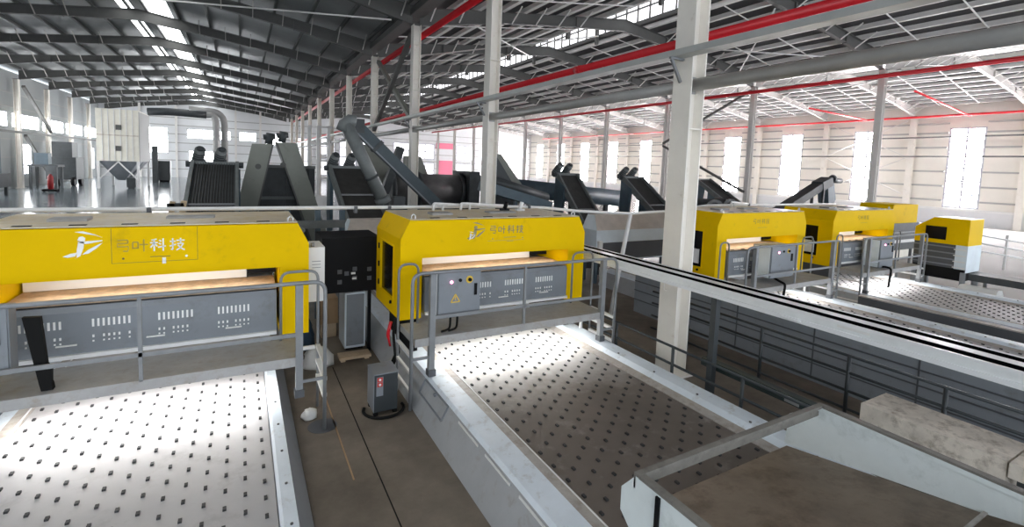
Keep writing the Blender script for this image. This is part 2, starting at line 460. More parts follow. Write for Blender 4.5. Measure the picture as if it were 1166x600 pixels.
# rafters
HALL = ['left', 'middle', 'right']
for bi, (a, b) in enumerate(BAYS):
    c = (a+b)/2
    for k in range(-1, NK):
        y = Y0+DY*k
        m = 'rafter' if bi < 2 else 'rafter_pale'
        mb = MB(m)
        for s in (-1, 1):
            e = a+.18 if s < 0 else b-.18
            lo = [(e, zr(bi,e,-.10)), (c+s*8.2, zr(bi,c+s*8.2,.18)), (c+s*3.5, zr(bi,c+s*3.5,.16)), (c, zr(bi,c,.06))]
            hi = [(x, zr(bi,x,.70)) for x, z in lo]
            for (p, q), (r, t) in zip(zip(lo, lo[1:]), zip(hi, hi[1:])):
                mb.beam((p[0],y,p[1]), (q[0],y,q[1]), .24, .03)
                mb.beam((r[0],y,r[1]), (t[0],y,t[1]), .24, .03)
                poly = [p, q, t, r]
                mb.prism(poly, 'y', y-.012, y+.012)
            for x, z in lo[1:3]: mb.box(x-.03, x+.03, y-.11, y+.11, z-.05, zr(bi,x,.72))
            for j in range(1, 8, 1):                            # fly braces up to the purlins
                x = c+s*(1.8+j*1.45); zb = zr(bi, x, .16 if abs(x-c) < 8 else .1)
                mb.beam((x, y-.1, zb), (x, y-1.1, zr(bi,x,.76)), .05, .05, 'purlin_pale' if bi else 'rafter_pale')
        mb.mats[0] = m
        o = solo('roof_rafter', mb, 'tapered grey steel roof rafter spanning the %s hall, %s frame back from the camera' % (HALL[bi], ORD[k+1]), 'roof beam', 'rafters over the %s hall' % HALL[bi])

# columns
def h_column(x, y, w, d, z1, m, label, group, base=True):
    t = thing('steel_column', label, 'column', (x, y, 0), group)
    mb = MB(m)
    mb.box(x-d/2, x-d/2+.025, y-w/2, y+w/2, .04, z1); mb.box(x+d/2-.025, x+d/2, y-w/2, y+w/2, .04, z1)
    mb.box(x-d/2+.025, x+d/2-.025, y-.012, y+.012, .04, z1)
    for z in (4.6, 7.2, z1-.9):
        mb.box(x-d/2+.025, x+d/2-.025, y-w/2+.02, y-.012, z-.01, z+.01)
    part('shaft', mb, t)
    part('base_plate', MB(m).box(x-d/2-.1, x+d/2+.1, y-w/2-.1, y+w/2+.1, 0, .04), t)
    part('cap_plate', MB('rafter').box(x-d/2-.05, x+d/2+.05, y-w/2, y+w/2, z1, z1+.03), t)
    return t
for k in range(NK-1):
    t = h_column(XA, YS[k], .42, .36, 10.16, 'column', 'cream steel H-column between left and middle halls, %s of its row from the camera' % ORD[k], 'columns between the left and middle halls')
    if k == 0:
        hb = MB('column').tube(bend([(XA-.2, YS[0]+.03, 1.62), (XA-.27, YS[0]+.03, 1.62), (XA-.27, YS[0]+.03, 1.86), (XA-.2, YS[0]+.03, 1.86)], .03), .012, 6)
        part('handle', hb, t)
for k in range(1, NK-1):
    h_column(XB, YS[k], .36, .32, 10.16, 'column_grey', 'pale grey steel column between middle and right halls, %s of its row from the right' % ORD[k-1], 'columns between the middle and right halls')
for k in range(1, NK-1):
    h_column(XR-.1, YS[k], .5, .36, 10.16, 'column', 'cream steel column against the right outer wall, %s of its row from the right' % ORD[k-1], 'columns on the right wall')
for k in range(6, NK-1):
    h_column(XL, YS[k], .5, .36, 10.16, 'column', 'pale steel column along the left wall, %s of its row from the camera' % ORD[k-6], 'columns along the left wall')

# ties, trays and fire pipes on the middle column row
for k in range(-1, NK-2):
    y0, y1 = Y0+DY*k+.03, Y0+DY*(k+1)-.03
    mb = MB('pipe_grey').cyl((XA, y0, 5.385), (XA, y1, 5.385), .115, 12)
    if k >= -1:
        mb.box(XA-.13, XA+.13, y1-.02, y1, 5.24, 5.54, 'pipe_grey')
    solo('tie_pipe', mb, 'round grey tie tube between cream columns, %s span from the right' % ORD[k+1], 'tie beam', 'tie tubes between the cream columns')
mb = MB('tray')
xt = XA-.18-.30
mb.box(xt, xt+.26, -6, 86, 5.84, 5.86); mb.box(xt, xt+.02, -6, 86, 5.86, 5.95); mb.box(xt+.24, xt+.26, -6, 86, 5.86, 5.95)
t = thing('cable_tray', 'long grey cable tray bracketed to the cream columns below the red pipe', 'cable tray', (xt, -6, 5.84))
part('tray_channel', mb, t)
for k in range(NK-1):
    b = MB('galv').beam((xt-.04, YS[k], 5.82), (XA-.182, YS[k], 5.82), .05, .035).beam((xt, YS[k], 5.80), (XA-.225, YS[k], 5.42), .05, .04, up=(0,1,0))
    part('bracket', b, t)
solo('fire_pipe', MB('red').cyl((7.42, -6, 6.30), (7.42, 88, 6.30), .085, 12).cyl((7.42, -6, 6.17), (7.42, 88, 6.17), .025, 8).cyl((7.42, 9.9, 6.30), (7.42, 10.1, 6.30), .1, 12), 'long red fire pipe running behind the cream columns above the cable tray', 'pipe')
solo('fire_pipe', MB('red').cyl((7.5, 8, 9.82), (7.5, 88, 9.82), .14, 12), 'thick red pipe high under the roof beside the second cream column', 'pipe')
solo('fire_pipe', MB('red').cyl((31.6, -6, 9.7), (31.6, 88, 9.7), .12, 10), 'red fire pipe below the valley gutter of the middle hall', 'pipe')
solo('fire_pipe', MB('red').cyl((56.6, -6, 10.0), (56.6, 88, 10.0), .1, 10).cyl((46, 26, 10.25), (56.6, 26, 10.0), .08, 8), 'red sprinkler main under the eave of the right outer wall', 'pipe')
solo('red_pipe_branch', MB('red').cyl((46, 18, 10.9), (57, 18, 9.9), .08, 8), 'red branch pipe sloping to the right wall above the tall windows', 'pipe')
mb = MB('tray').box(31.9, 32.7, -6, 90, 10.55, 10.92); mb.box(31.8, 32.8, -6, 90, 10.92, 10.95)
solo('valley_gutter', mb, 'wide pale grey valley gutter over the columns of the middle and right halls', 'gutter')
mb = MB('rafter').box(6.8, 7.4, -6, 90, 10.55, 10.85)
solo('valley_gutter', mb, 'dark valley gutter over the cream columns between left and middle halls', 'gutter')
for z, l in ((8.05, 'upper'), (6.25, 'lower')):
    solo('wall_pipe', MB('girt_dark').cyl((56.7, -6, z), (56.7, 88, z), .07, 8), '%s of two dark thin pipes running across the tall right windows' % l, 'pipe', )
for (ya, yb) in ((YS[2], YS[3]), (YS[3], YS[4])):
    pass
for i, (za, zb) in enumerate(((2.6, 6.1), (6.1, 2.6), (6.3, 9.8), (9.8, 6.3))):
    solo('brace_rod', MB('column_grey').beam((56.95+.12*(i % 2), YS[2]+.3, za), (56.95+.12*(i % 2), YS[3]-.3, zb), .08, .08), ['low brace rod rising to the left beside the right wall windows', 'low brace rod falling to the left beside the right wall windows', 'upper brace rod rising to the left above the right wall windows', 'upper brace rod falling to the left above the right wall windows'][i], 'brace', 'cross braces on the right wall')
# diagonal braces between the grey columns of row B and the cream row
for i, (p, q) in enumerate((((31.95, YS[2], 9.9), (31.95, YS[3], 6.3)), ((31.95, YS[3], 6.1), (31.95, YS[2], 2.6)))):
    solo('diagonal_brace', MB('rafter').beam(p, q, .16, .16), ['upper dark diagonal brace between grey columns right of the main column', 'lower dark diagonal brace between grey columns right of the main column'][i], 'brace')
for i, (p, q) in enumerate((((7.0, YS[2]+.45, 9.8), (7.0, YS[3]-.45, 5.7)), ((7.215, YS[3]-.45, 9.8), (7.215, YS[2]+.45, 5.7)))):
    solo('diagonal_brace', MB('rafter' if i == 0 else 'khaki').beam(p, q, .2, .2), ['dark diagonal brace left of the third cream column', 'olive diagonal brace crossing behind the dark one at third cream column'][i], 'brace')
for i, (p, q) in enumerate((((XL+.35, YS[7]+.4, 9.6), (XL+.35, YS[8]-.4, 5.6)), ((XL+.35, YS[7]+.4, 5.0), (XL+.35, YS[8]-.4, .4)))):
    solo('diagonal_brace', MB('rafter').beam(p, q, .24, .24), ['upper dark diagonal brace between the left wall columns', 'lower dark diagonal brace between the left wall columns, foot at red extinguisher'][i], 'brace')
solo('wall_rail', MB('rafter').box(XL+.2, XL+.3, YS[6], YF-.5, 5.15, 5.35), 'dark horizontal rail joining the left wall columns at mid height', 'rail')
# thin roof bracing rods
for i, (p, q) in enumerate((((36, YS[1]+.2, 10.6), (45, YS[2]-.2, 11.6)), ((45, YS[1]+.2, 11.4), (36, YS[2]-.2, 10.4)), ((10, YS[2]+.2, 10.8), (18, YS[3]-.2, 11.7)), ((18, YS[2]+.2, 11.5), (10, YS[3]-.2, 10.6)),
        ((22, YS[1]+.2, 11.7), (30, YS[2]-.2, 10.7)), ((30, YS[1]+.2, 10.5), (22, YS[2]-.2, 11.5)), ((-4, YS[3]-.3, 11.3), (6, YS[2]+.3, 10.3)))):
    solo('bracing_rod', MB('purlin_pale').cyl(p, q, .04, 6), ['white roof brace rod over the right hall rising away', 'white roof brace rod over the right hall falling away', 'white roof brace rod beyond the second cream column rising to the ridge', 'white roof brace rod beyond the second cream column crossing to the eave', 'white roof brace rod right of the main column falling to the gutter', 'white roof brace rod right of the main column rising to the ridge', 'pale roof brace rod under the left hall roof near the columns'][i], 'brace rod', 'bracing rods under the roof')

# ------------------------------------------------------------------ sorting machines
STROKES = {
 'gong': [[(.2,.92),(.8,.92),(.8,.68)], [(.2,.68),(.8,.68)], [(.2,.68),(.18,.44),(.84,.44),(.8,.08),(.52,.1)]],
 'ye': [[(.06,.75),(.06,.25)], [(.06,.75),(.38,.75),(.38,.25)], [(.06,.3),(.38,.3)], [(.46,.55),(.98,.55)], [(.72,.95),(.72,.02)]],
 'ke': [[(.1,.85),(.42,.93)], [(.02,.66),(.48,.66)], [(.26,.88),(.26,.02)], [(.26,.62),(.04,.3)], [(.28,.6),(.45,.38)], [(.58,.85),(.7,.74)], [(.55,.62),(.68,.51)], [(.5,.3),(.98,.38)], [(.82,.97),(.82,.02)]],
 'ji': [[(.04,.72),(.4,.72)], [(.22,.95),(.22,.08),(.1,.12)], [(.03,.35),(.42,.48)], [(.46,.78),(.98,.78)], [(.72,.96),(.72,.55)], [(.5,.53),(.9,.53)], [(.9,.53),(.7,.2),(.45,.03)], [(.55,.42),(.74,.17),(.98,.03)]]}

def glyph(mb, ch, x, z, s, y, k, w=.012):
    for st in STROKES[ch]:
        for (a, b), (c, d) in zip(st, st[1:]):
            mb.beam((x+a*s, y, z+b*s), (x+c*s, y, z+d*s), .006, w, k, up=(0,0,1) if abs(c-a) > .02 else (1,0,0))

def archer(mb, x, z, s, y, k, full=True):
    """bow-drawing figure, drawn facing right in a square of side s"""
    def pl(pts, kk=k): mb.prism([(x+a*s, z+b*s) for a, b in pts], 'y', y-.003, y+.003, kk)
    if full: pl([(.0,.10),(.18,.18),(.30,.20),(.42,.42),(.30,.17),(.22,.10)][:3] + [(.34,.22),(.30,.10),(.12,.06)])
    pl([(.33,.05),(.25,.0),(.42,.10),(.50,.35),(.52,.55),(.38,.55),(.34,.30)])
    pl([(.36,.60),(.40,.70),(.48,.72),(.55,.66),(.54,.57),(.46,.53)])
    pl([(.36,.54),(.55,.56),(.96,.58),(.96,.62),(.55,.50),(.50,.42)][:3] + [(.96,.55),(.56,.47)])
    pl([(.30,.86),(.50,.88),(.78,.77),(.97,.66),(.80,.74),(.52,.80)])
    pl([(.46,.14),(.62,.17),(.82,.33),(.97,.50),(.82,.42),(.60,.28)])

NAME4 = ['gong', 'ye', 'ke', 'ji']
def sorter(X0, which, logo, side_label=None, window_paper=False):
    yf, yb = 7.8, 9.42
    t = thing('sorting_machine', which, 'sorting machine', (X0+1.93, (yf+yb)/2, 1.1), 'yellow sorting machines')
    # portal shaped hood
    zt, zc, zb, zi = 2.84, 2.52, 1.13, 2.18
    hood = MB('yellow')
    prof = [(X0, zb), (X0, zc), (X0+.16, zt), (X0+3.69, zt), (X0+3.85, zc), (X0+3.85, zb), (X0+3.45, zb), (X0+3.45, zi), (X0+.38, zi), (X0+.38, zb)]
    # front ring (thick plate) and shell
    n = len(prof)
    def strip(i, j, y0, y1, k=None):
        p, q = prof[i], prof[j]
        hood.add([(p[0], y0, p[1]), (q[0], y0, q[1]), (q[0], y1, q[1]), (p[0], y1, p[1])], [(0,1,2,3)], k)
    hood.add([(p[0], yf, p[1]) for p in prof], [(0,1,2,7+1,9)[:0] or (9,0,1,8), (1,2,3,4,7,8), (4,5,6,7)])
    for i in range(n):
        j = (i+1) % n
        if i == 2: continue                                  # top is its own part
        if i == 0: continue                                  # left cheek built with the window opening
        strip(j, i, yf, yb)
    # back plates
    hood.add([(p[0], yb, p[1]) for p in prof], [(8,1,0,9), (8,7,4,3,2,1), (7,6,5,4)])
    # left cheek with a rectangular opening
    wy0, wy1, wz0, wz1 = yf+.42, yf+1.30, 1.40, 2.33
    ys = [yf, wy0, wy1, yb]; zs = [zb, wz0, wz1, zc]
    for a in range(3):
        for b in range(3):
            if a == 1 and b == 1: continue
            hood.add([(X0, ys[a], zs[b]), (X0, ys[a+1], zs[b]), (X0, ys[a+1], zs[b+1]), (X0, ys[a], zs[b+1])], [(3,2,1,0)])
    # inner left cheek so that the pillar is solid, plus edge trims
    h = part('hood', hood, t, 'yellow painted portal hood')
    top = MB('yellow_dust')
    top.box(X0+.16, X0+3.69, yf, yb, zt-.01, zt+.012)
    for q in range(6): top.box(X0+.55+q*.52, X0+.72+q*.52, yf+.10, yf+.16, zt+.012, zt+.02, 'black')
    top.box(X0+.75, X0+1.15, yf+.55, yf+.85, zt+.012, zt+.05, 'deck'); top.box(X0+2.0, X0+2.6, yf+.7, yf+.95, zt+.012, zt+.04, 'deck')
    part('dusty_lid', top, t, 'dust covered top sheet')
    for ex in (X0+.24, X0+3.6):
        part('lifting_eye', MB('white').tube([(ex-.035, yf+.1, zt+.01), (ex-.035, yf+.1, zt+.06), (ex, yf+.1, zt+.09), (ex+.035, yf+.1, zt+.06), (ex+.035, yf+.1, zt+.01)], .012, 6), t)
    fr = MB('black').box(X0+.03, X0+.05, wy0-.02, wy1+.02, wz0-.02, wz1+.02, 'black_glass')
    for (a, b, c, d) in ((wy0-.03, wy1+.03, wz0-.03, wz0), (wy0-.03, wy1+.03, wz1, wz1+.03), (wy0-.03, wy0, wz0, wz1), (wy1, wy1+.03, wz0, wz1)):
        fr.box(X0-.012, X0+.03, a, b, c, d, 'yellow')
    w = part('side_window', fr, t, 'black side window')
    if window_paper:
        part('paper_notice', MB('white').box(X0-.002, X0+.028, wy0+.10, wy0+.42, wz0+.08, wz0+.45), w)
    for z in (1.5, 1.85, 2.2): part('hinge', MB('black').box(X0-.03, X0, wy1+.05, wy1+.09, z-.05, z+.05), t)
    part('latch', MB('black').cyl((X0-.03, wy0+.1, wz0-.08), (X0, wy0+.1, wz0-.08), .03, 8), t)
    # inner sensor box between the pillars
    sb = MB('panel')
    sb.prism([(7.74, 1.2), (7.74, 1.78), (7.78, 1.85), (8.62, 1.87), (9.2, 1.87), (9.2, 1.2)], 'x', X0+.42, X0+3.40)
    part('dusty_cover', MB('dust_top').box(X0+.42, X0+3.40, 7.78, 8.62, 1.872, 1.885), t, 'dust covered ledge')
    part('lamp_panel', MB('white_panel').box(X0+.42, X0+3.02, 8.60, 8.64, 1.89, 2.18), t, 'white back panel under the beam')
    hl = part('beam_lamp', MB('panel').box(X0+.6, X0+3.3, 7.98, 8.16, 2.15, 2.18), t)
    part('light_strip', MB('led_soft').box(X0+.65, X0+3.25, 8.02, 8.14, 2.138, 2.15), hl, 'glowing light strip inside the hood')
    part('dark_bracket', MB('black').box(X0+3.03, X0+3.43, 8.55, 8.62, 1.95, 2.17), t)
    sl = sb
    for g in range(4):
        gx = X0+.62+g*.68
        for i in range(8): sl.box(gx+i*.052, gx+i*.052+.022, 7.732, 7.741, 1.58, 1.68, 'slot')
        for i in range(8):
            if (i*7+g*3) % 5 != 0: sl.box(gx+i*.052, gx+i*.052+.02, 7.732, 7.741, 1.44, 1.475, 'slot'); sl.box(gx+i*.052, gx+i*.052+.018, 7.732, 7.741, 1.385, 1.405, 'slot')
    for g in range(3): sl.box(X0+.95+g*.9, X0+1.15+g*.9, 7.715, 7.741, 1.36, 1.375, 'white_panel')
    for g in range(7): sl.box(X0+.6+g*.42, X0+.7+g*.42, 7.80, 7.84, 1.875, 1.895, 'black')
    sbx = part('sensor_box', sb, t, 'grey sensor housing with vent slots')
    part('edge_trim', MB('white').box(X0+.42, X0+3.4, 7.69, 7.741, 1.20, 1.25), sbx)
    # lettering on the beam
    if logo:
        lg = MB('logo_white' if logo != 'grey' else 'logo_grey')
        main = lg.mats[0]; y = yf-.004
        if logo == 'white':
            archer(lg, X0+1.03, 2.44, .40, y, main)
            for ch, gx in zip(NAME4, (1.53, 1.71, 1.90, 2.11)): glyph(lg, ch, X0+gx, 2.50, .175, y, 'logo_faded' if gx < 1.8 else main, .016)
            for (a, b, c, d) in ((X0+1.50, X0+2.43, 2.36, 2.365), (X0+1.50, X0+1.505, 2.36, 2.82), (X0+2.425, X0+2.43, 2.36, 2.82)):
                lg.box(a, b, yf-.003, yf+.002, c, d, 'dark_line')
            lg.box(X0+1.90, X0+2.12, yf-.003, yf+.002, 2.425, 2.433, 'dark_line'); lg.box(X0+2.03, X0+2.07, yf-.003, yf+.002, 2.33, 2.41, main)
            lg.cyl((X0+1.62, yf-.008, 2.42), (X0+1.62, yf, 2.42), .014, 8, 'dark_line'); lg.cyl((X0+2.30, yf-.008, 2.42), (X0+2.30, yf, 2.42), .016, 8, 'logo_white')
        elif logo == 'grey':
            archer(lg, X0+1.20, 2.45, .37, y, main)
            archer(lg, X0+1.19, 2.45, .18, y-.002, 'logo_white', False)
            for i, ch in enumerate(NAME4): glyph(lg, ch, X0+1.64+i*.19, 2.55, .16, y, main, .014)
            for (a, b, c, d) in ((X0+1.95, X0+2.22, 2.475, 2.483), (X0+1.62, X0+2.4, 2.42, 2.425), (X0+2.02, X0+2.16, 2.40, 2.407)):
                lg.box(a, b, yf-.003, yf+.002, c, d, main)
            for a in (1.72, 2.36): lg.cyl((X0+a, yf-.008, 2.46), (X0+a, yf, 2.46), .012, 8, main)
        else:
            lg.mats = ['logo_faded']
            for i, ch in enumerate(NAME4): glyph(lg, ch, X0+1.38+i*.185, 2.53, .15, y, 'logo_faded', .012)
            lg.box(X0+1.6, X0+2.0, yf-.003, yf+.002, 2.43, 2.44, 'logo_faded')
        part('company_logo', lg, t, 'company name lettering')
    return t

def conveyor(X0, belt, label, y0=1.6, y1=12.2, slim=False):
    """belt line running under the walkway and through the hood; X0 is the hood's left edge"""
    bl, br = X0+.63, X0+3.24
    t = thing('belt_conveyor', label, 'conveyor', (X0+1.93, (y0+y1)/2, 0), 'sorting conveyors')
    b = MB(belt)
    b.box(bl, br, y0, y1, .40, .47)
    r = 0; y = y0+.1
    cols = 14; sp = (br-bl-.18)/cols
    row = 0
    while y < min(y1, 9.0):
        for cc in range(cols+1):
            if (cc+row) % 2 == 0:
                x = bl+.09+cc*sp
                b.box(x-.015, x+.015, y-.024, y+.024, .47, .49, 'nub')
        y += .1375; row += 1
    part('belt', b, t, 'studded sorting belt')
    # left flank: plinth, side wall, sloped shelf, flange
    sd = MB('belt_side').prism([(X0+.20, .43), (X0+.23, .49), (X0+.50, .515), (X0+.50, .43)], 'y', y0, y1)
    part('top_shelf', sd, t, 'pale blue grey top shelf')
    part('side_wall', MB('flank').prism([(X0-.03, 0), (X0+.20, .43), (X0+.50, .43), (X0+.50, 0)], 'y', y0, y1), t, 'grey lower side skirt')  # skirt coloured darker than the shelf above to carry its shade
    fl = MB('belt_flange').box(X0+.50, X0+.625, y0, y1, .30, .515)
    fl.box(X0+.612, X0+.628, y0, y1, .515, .522, 'white')
    part('edge_flange', fl, t, 'dusty flat edge flange')
    def flank(q, y): return (X0-.03+.23*q-.008, y, .43*q+.004)
    hat = MB('panel')
    ha, hb, q0, q1 = 6.0, 6.95, .55, .98
    hat.beam(flank(q1, ha), flank(q1, hb), .02, .02); hat.beam(flank(q0, ha), flank(q0, hb), .02, .02)
    hat.beam(flank(q0, ha), flank(q1, ha), .02, .02); hat.beam(flank(q0, hb), flank(q1, hb), .02, .02)
    hat.beam(flank(.9, 6.45), flank(.9, 6.5), .05, .03)
    part('hatch_frame', hat, t)
    for ya in (5.3, 4.5, 3.7, 2.9):
        if ya > y0: part('pull_slot', MB('white').beam(flank(.93, ya-.3), flank(.93, ya+.3), .012, .03), t)
    # right flank: inner lip, shelf, outer wall
    if slim:
        rs = MB('belt_side').prism([(br+.01, .30), (br+.01, .475), (br+.04, .505), (br+.16, .505), (br+.16, .30)], 'y', y0, y1)
        rs.prism([(br+.16, .05), (br+.16, .50), (br+.35, .05)], 'y', y0, y1, 'panel')
        y = y0+.4
        while y < 7: rs.cyl((br+.10, y, .505), (br+.10, y, .515), .014, 8, 'panel_dark'); y += .62
        part('side_shelf', rs, t, 'pale edge flange with grey skirt')
        return t
    rs = MB('belt_side')
    rs.prism([(br+.01, .30), (br+.01, .475), (br+.16, .50), (br+.16, .30)], 'y', y0, y1, 'belt_flange')
    rs.prism([(br+.16, .05), (br+.16, .50), (br+.24, .56), (br+.52, .56), (br+.56, .50), (br+.56, .05)], 'y', y0, y1)
    y = y0+.4
    while y < 7:
        rs.cyl((br+.28, y, .56), (br+.28, y, .572), .018, 8, 'panel_dark'); y += .85
    part('side_shelf', rs, t, 'broad pale side shelf')
    part('plinth', MB('concrete').box(br+.1, br+.66, y0, y1, 0, .06), t)
    return t

def walkway(X0, label, ladder_left=True, ladder_right=True, simple=False):
    t = thing('walkway', label, 'walkway', (X0+1.95, 7.25, 1.0), 'walkways before the sorting machines')
    yf, yb = 6.88, 7.68; xl, xr = X0-.02, X0+3.68
    d = MB('deck').box(xl, xr, yf, yb, 1.09, 1.115)
    d.box(xl, xr, yf, yf+.03, .99, 1.09); d.box(xl, xr, yb-.03, yb, .99, 1.09); d.box(xl, xl+.03, yf+.03, yb-.03, 1.0, 1.09); d.box(xr-.03, xr, yf+.03, yb-.03, 1.0, 1.09)
    part('deck_plate', d, t, 'dusty grey deck plate')
    r = .021
    rail = MB('galv').tube(bend([(X0-.07, yf+.02, 0.0), (X0-.07, yf+.02, 2.13), (X0+3.96, yf+.02, 2.13), (X0+3.96, yf+.02, .0)], .16, 5), r+.006, 8)
    part('top_rail', rail, t)
    part('mid_rail', MB('galv').box(X0+.28, X0+3.62, yf, yf+.03, 1.40, 1.45), t)
    for x, zf in ((X0+.25, .505), (X0+3.63, .562)):
        p = MB('galv').box(x-.045, x+.045, yf-.02, yf+.07, zf+.1, 2.11)
        p.box(x-.06, x+.06, yf-.05, yf+.08, zf, zf+.1, 'panel_dark')
        part('support_post', p, t)
    part('rail_post', MB('galv').box(X0+1.91-.02, X0+1.91+.02, yf, yf+.04, 1.1, 2.12), t)
    for s, x, zb, e in ((-1, X0-.07, .0, X0+.26), (1, X0+3.96, .0, X0+3.45)):
        ln = MB('galv').tube(bend([(x, yb-.05, zb), (x, yb-.05, 2.13), (e, yb-.05, 2.13), (e, yb-.05, 1.11)], .14, 5), r, 8)
        part('grab_rail', ln, t)
    if ladder_left:
        for z in (.28, .58, .86):
            part('ladder_rung', MB('column_grey').box(X0-.09, X0-.05, yf+.02, yb-.05, z-.02, z+.02), t)
        part('stay_bar', MB('galv').box(X0-.07, X0+.25, yf, yf+.03, .78, .82), t)
    if ladder_right:
        for z in (.50, .74, .97):
            part('ladder_rung', MB('white').box(X0+3.93, X0+3.99, yf+.02, yb-.05, z-.025, z+.025), t)
        part('stay_bar', MB('galv').box(X0+3.63, X0+3.96, yf, yf+.03, .74, .78), t)
        part('rung_frame', MB('white').box(X0+3.70, X0+3.75, yb-.08, yb-.04, .565, .98).box(X0+3.70, X0+3.92, yb-.08, yb-.04, .93, .98), t)
    led = MB('led').box(X0+.66, X0+3.2, 7.10, 7.24, .955, .97); led.box(X0+.66, X0+3.2, 7.42, 7.56, .955, .97)
    lamp = part('lamp_bar', MB('panel').box(X0+.6, X0+3.25, 7.06, 7.6, .97, 1.0), t)
    part('light_strip', led, lamp, 'glowing white light strip')
    return t

def control_box(x, y, z0, z1, w, d, label, warn=True):
    t = thing('control_cabinet', label, 'control cabinet', (x+w/2, y+d/2, z0), 'control cabinets on the walkways')
    part('cabinet_body', MB('panel').box(x, x+w, y+.02, y+d, z0, z1), t)
    part('cabinet_door', MB('panel').box(x+.012, x+w-.012, y, y+.02, z0+.012, z1-.012), t)
    zt = z1-.16
    part('indicator_lamp', MB('lamp_pink').cyl((x+w*.30, y-.015, zt), (x+w*.30, y, zt), .022, 10), t, 'lit pink indicator lamp')
    part('push_button', MB('black').cyl((x+w*.50, y-.02, zt+.02), (x+w*.50, y, zt+.02), .028, 10), t, 'black push button')
    es = MB('amber').cyl((x+w*.72, y-.008, zt+.02), (x+w*.72, y, zt+.02), .06, 14); es.cyl((x+w*.72, y-.04, zt+.02), (x+w*.72, y-.008, zt+.02), .03, 10, 'black')
    part('selector_switch', es, t, 'round yellow selector switch')
    part('door_handle', MB('black').box(x+w*.84, x+w*.90, y-.02, y, zt-.24, zt-.05), t, 'black door handle')
    if warn:
        cxx, cz = x+w*.40, z0+(z1-z0)*.42
        s = .075
        tr = MB('amber')
        for a, b in (((-s, -s*.8), (s, -s*.8)), ((s, -s*.8), (0, s*.9)), ((0, s*.9), (-s, -s*.8))):
            tr.beam((cxx+a[0], y-.002, cz+a[1]), (cxx+b[0], y-.002, cz+b[1]), .006, .016)
        tr.beam((cxx+.006, y-.002, cz+.035), (cxx-.008, y-.002, cz), .006, .012); tr.beam((cxx-.008, y-.002, cz), (cxx+.006, y-.002, cz-.035), .006, .010)
        part('warning_sign', tr, t, 'yellow warning triangle')
    part('side_plate', MB('white' if warn else 'hood_grey').box(x-.012, x, y+.04, y+d-.03, z0+.02, z1-.02), t)
    return t

MACH = [(-2.97, 'white'), (2.30, 'grey'), (10.30, 'faded'), (15.60, 'faded')]
sorter(MACH[0][0], 'yellow sorting machine at the left edge with white lettering on its beam', 'white')
sorter(MACH[1][0], 'yellow sorting machine in the centre with grey lettering and an open left side', 'grey')
sorter(MACH[2][0], 'yellow sorting machine directly right of the main cream column', 'faded', window_paper=True)
sorter(MACH[3][0], 'yellow sorting machine fourth from left with a notice on its black window', 'faded', window_paper=True)
conveyor(MACH[0][0], 'belt_white', 'wide white studded belt conveyor at the lower left', slim=True)
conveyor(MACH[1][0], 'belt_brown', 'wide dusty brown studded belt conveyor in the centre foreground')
conveyor(MACH[2][0], 'belt_white', 'studded belt conveyor behind the long aluminium rail')
conveyor(MACH[3][0], 'belt_white', 'studded belt conveyor furthest right beside the long side skirt')
walkway(MACH[0][0], 'grey railed walkway over the white belt at the left')
walkway(MACH[1][0], 'grey railed walkway over the centre belt with a ladder at each end')
walkway(MACH[2][0], 'grey railed walkway before the yellow machine right of the main column')
walkway(MACH[3][0], 'grey railed walkway before the fourth yellow machine')
control_box(2.66, 6.96, 1.36, 2.10, .74, .22, 'grey control cabinet with pink lamp and warning triangle on centre walkway')
control_box(11.46, 7.08, 1.25, 2.06, .98, .5, 'grey control cabinet on the walkway right of the main column', False)
control_box(16.96, 7.08, 1.13, 2.0, .85, .5, 'grey control cabinet on the walkway of the fourth yellow machine', False)
control_box(-2.85, 6.96, 1.36, 2.10, .66, .22, 'grey control cabinet cut by the left picture edge', False)
# black cable trunk on the left machine and cables under the centre cabinet
mb = MB('rubber')
mb.prism([(-2.09, 1.97), (-1.94, 1.96), (-1.90, 1.42), (-1.865, 1.36), (-1.87, 1.20), (-1.975, 1.20)], 'y', 6.98, 7.04)
mb.prism([(-1.975, 1.20), (-1.87, 1.20), (-1.86, 1.12), (-1.96, 1.12)], 'y', 6.98, 7.06)
solo('cable_sleeve', mb, 'black slanting cable sleeve hanging before the left yellow machine', 'cable')
for i, x in enumerate((2.93, 3.05)):
    solo('cable', MB('rubber').tube(bend([(x, 7.08, 1.352), (x, 7.08, 1.24), (x-.03, 7.03, 1.15), (x-.18, 7.0, 1.14)], .1), .018, 7), ['left black cable hanging below the centre control cabinet', 'right black cable hanging below the centre control cabinet'][i], 'cable')
for i, (x, lb) in enumerate(((11.55, 'black cable leg below the cabinet right of the main column'), (16.95, 'black slanting cable below the fourth machine cabinet'))):
    solo('cable', MB('rubber').tube(bend([(x+.25, 7.2, 1.24 if i == 0 else 1.125), (x+.2, 7.0, 1.185), (x+.12, 6.80, 1.17), (x+.06, 6.79, .95), (x, 6.79, .6)], .1), .03, 7), lb, 'cable')

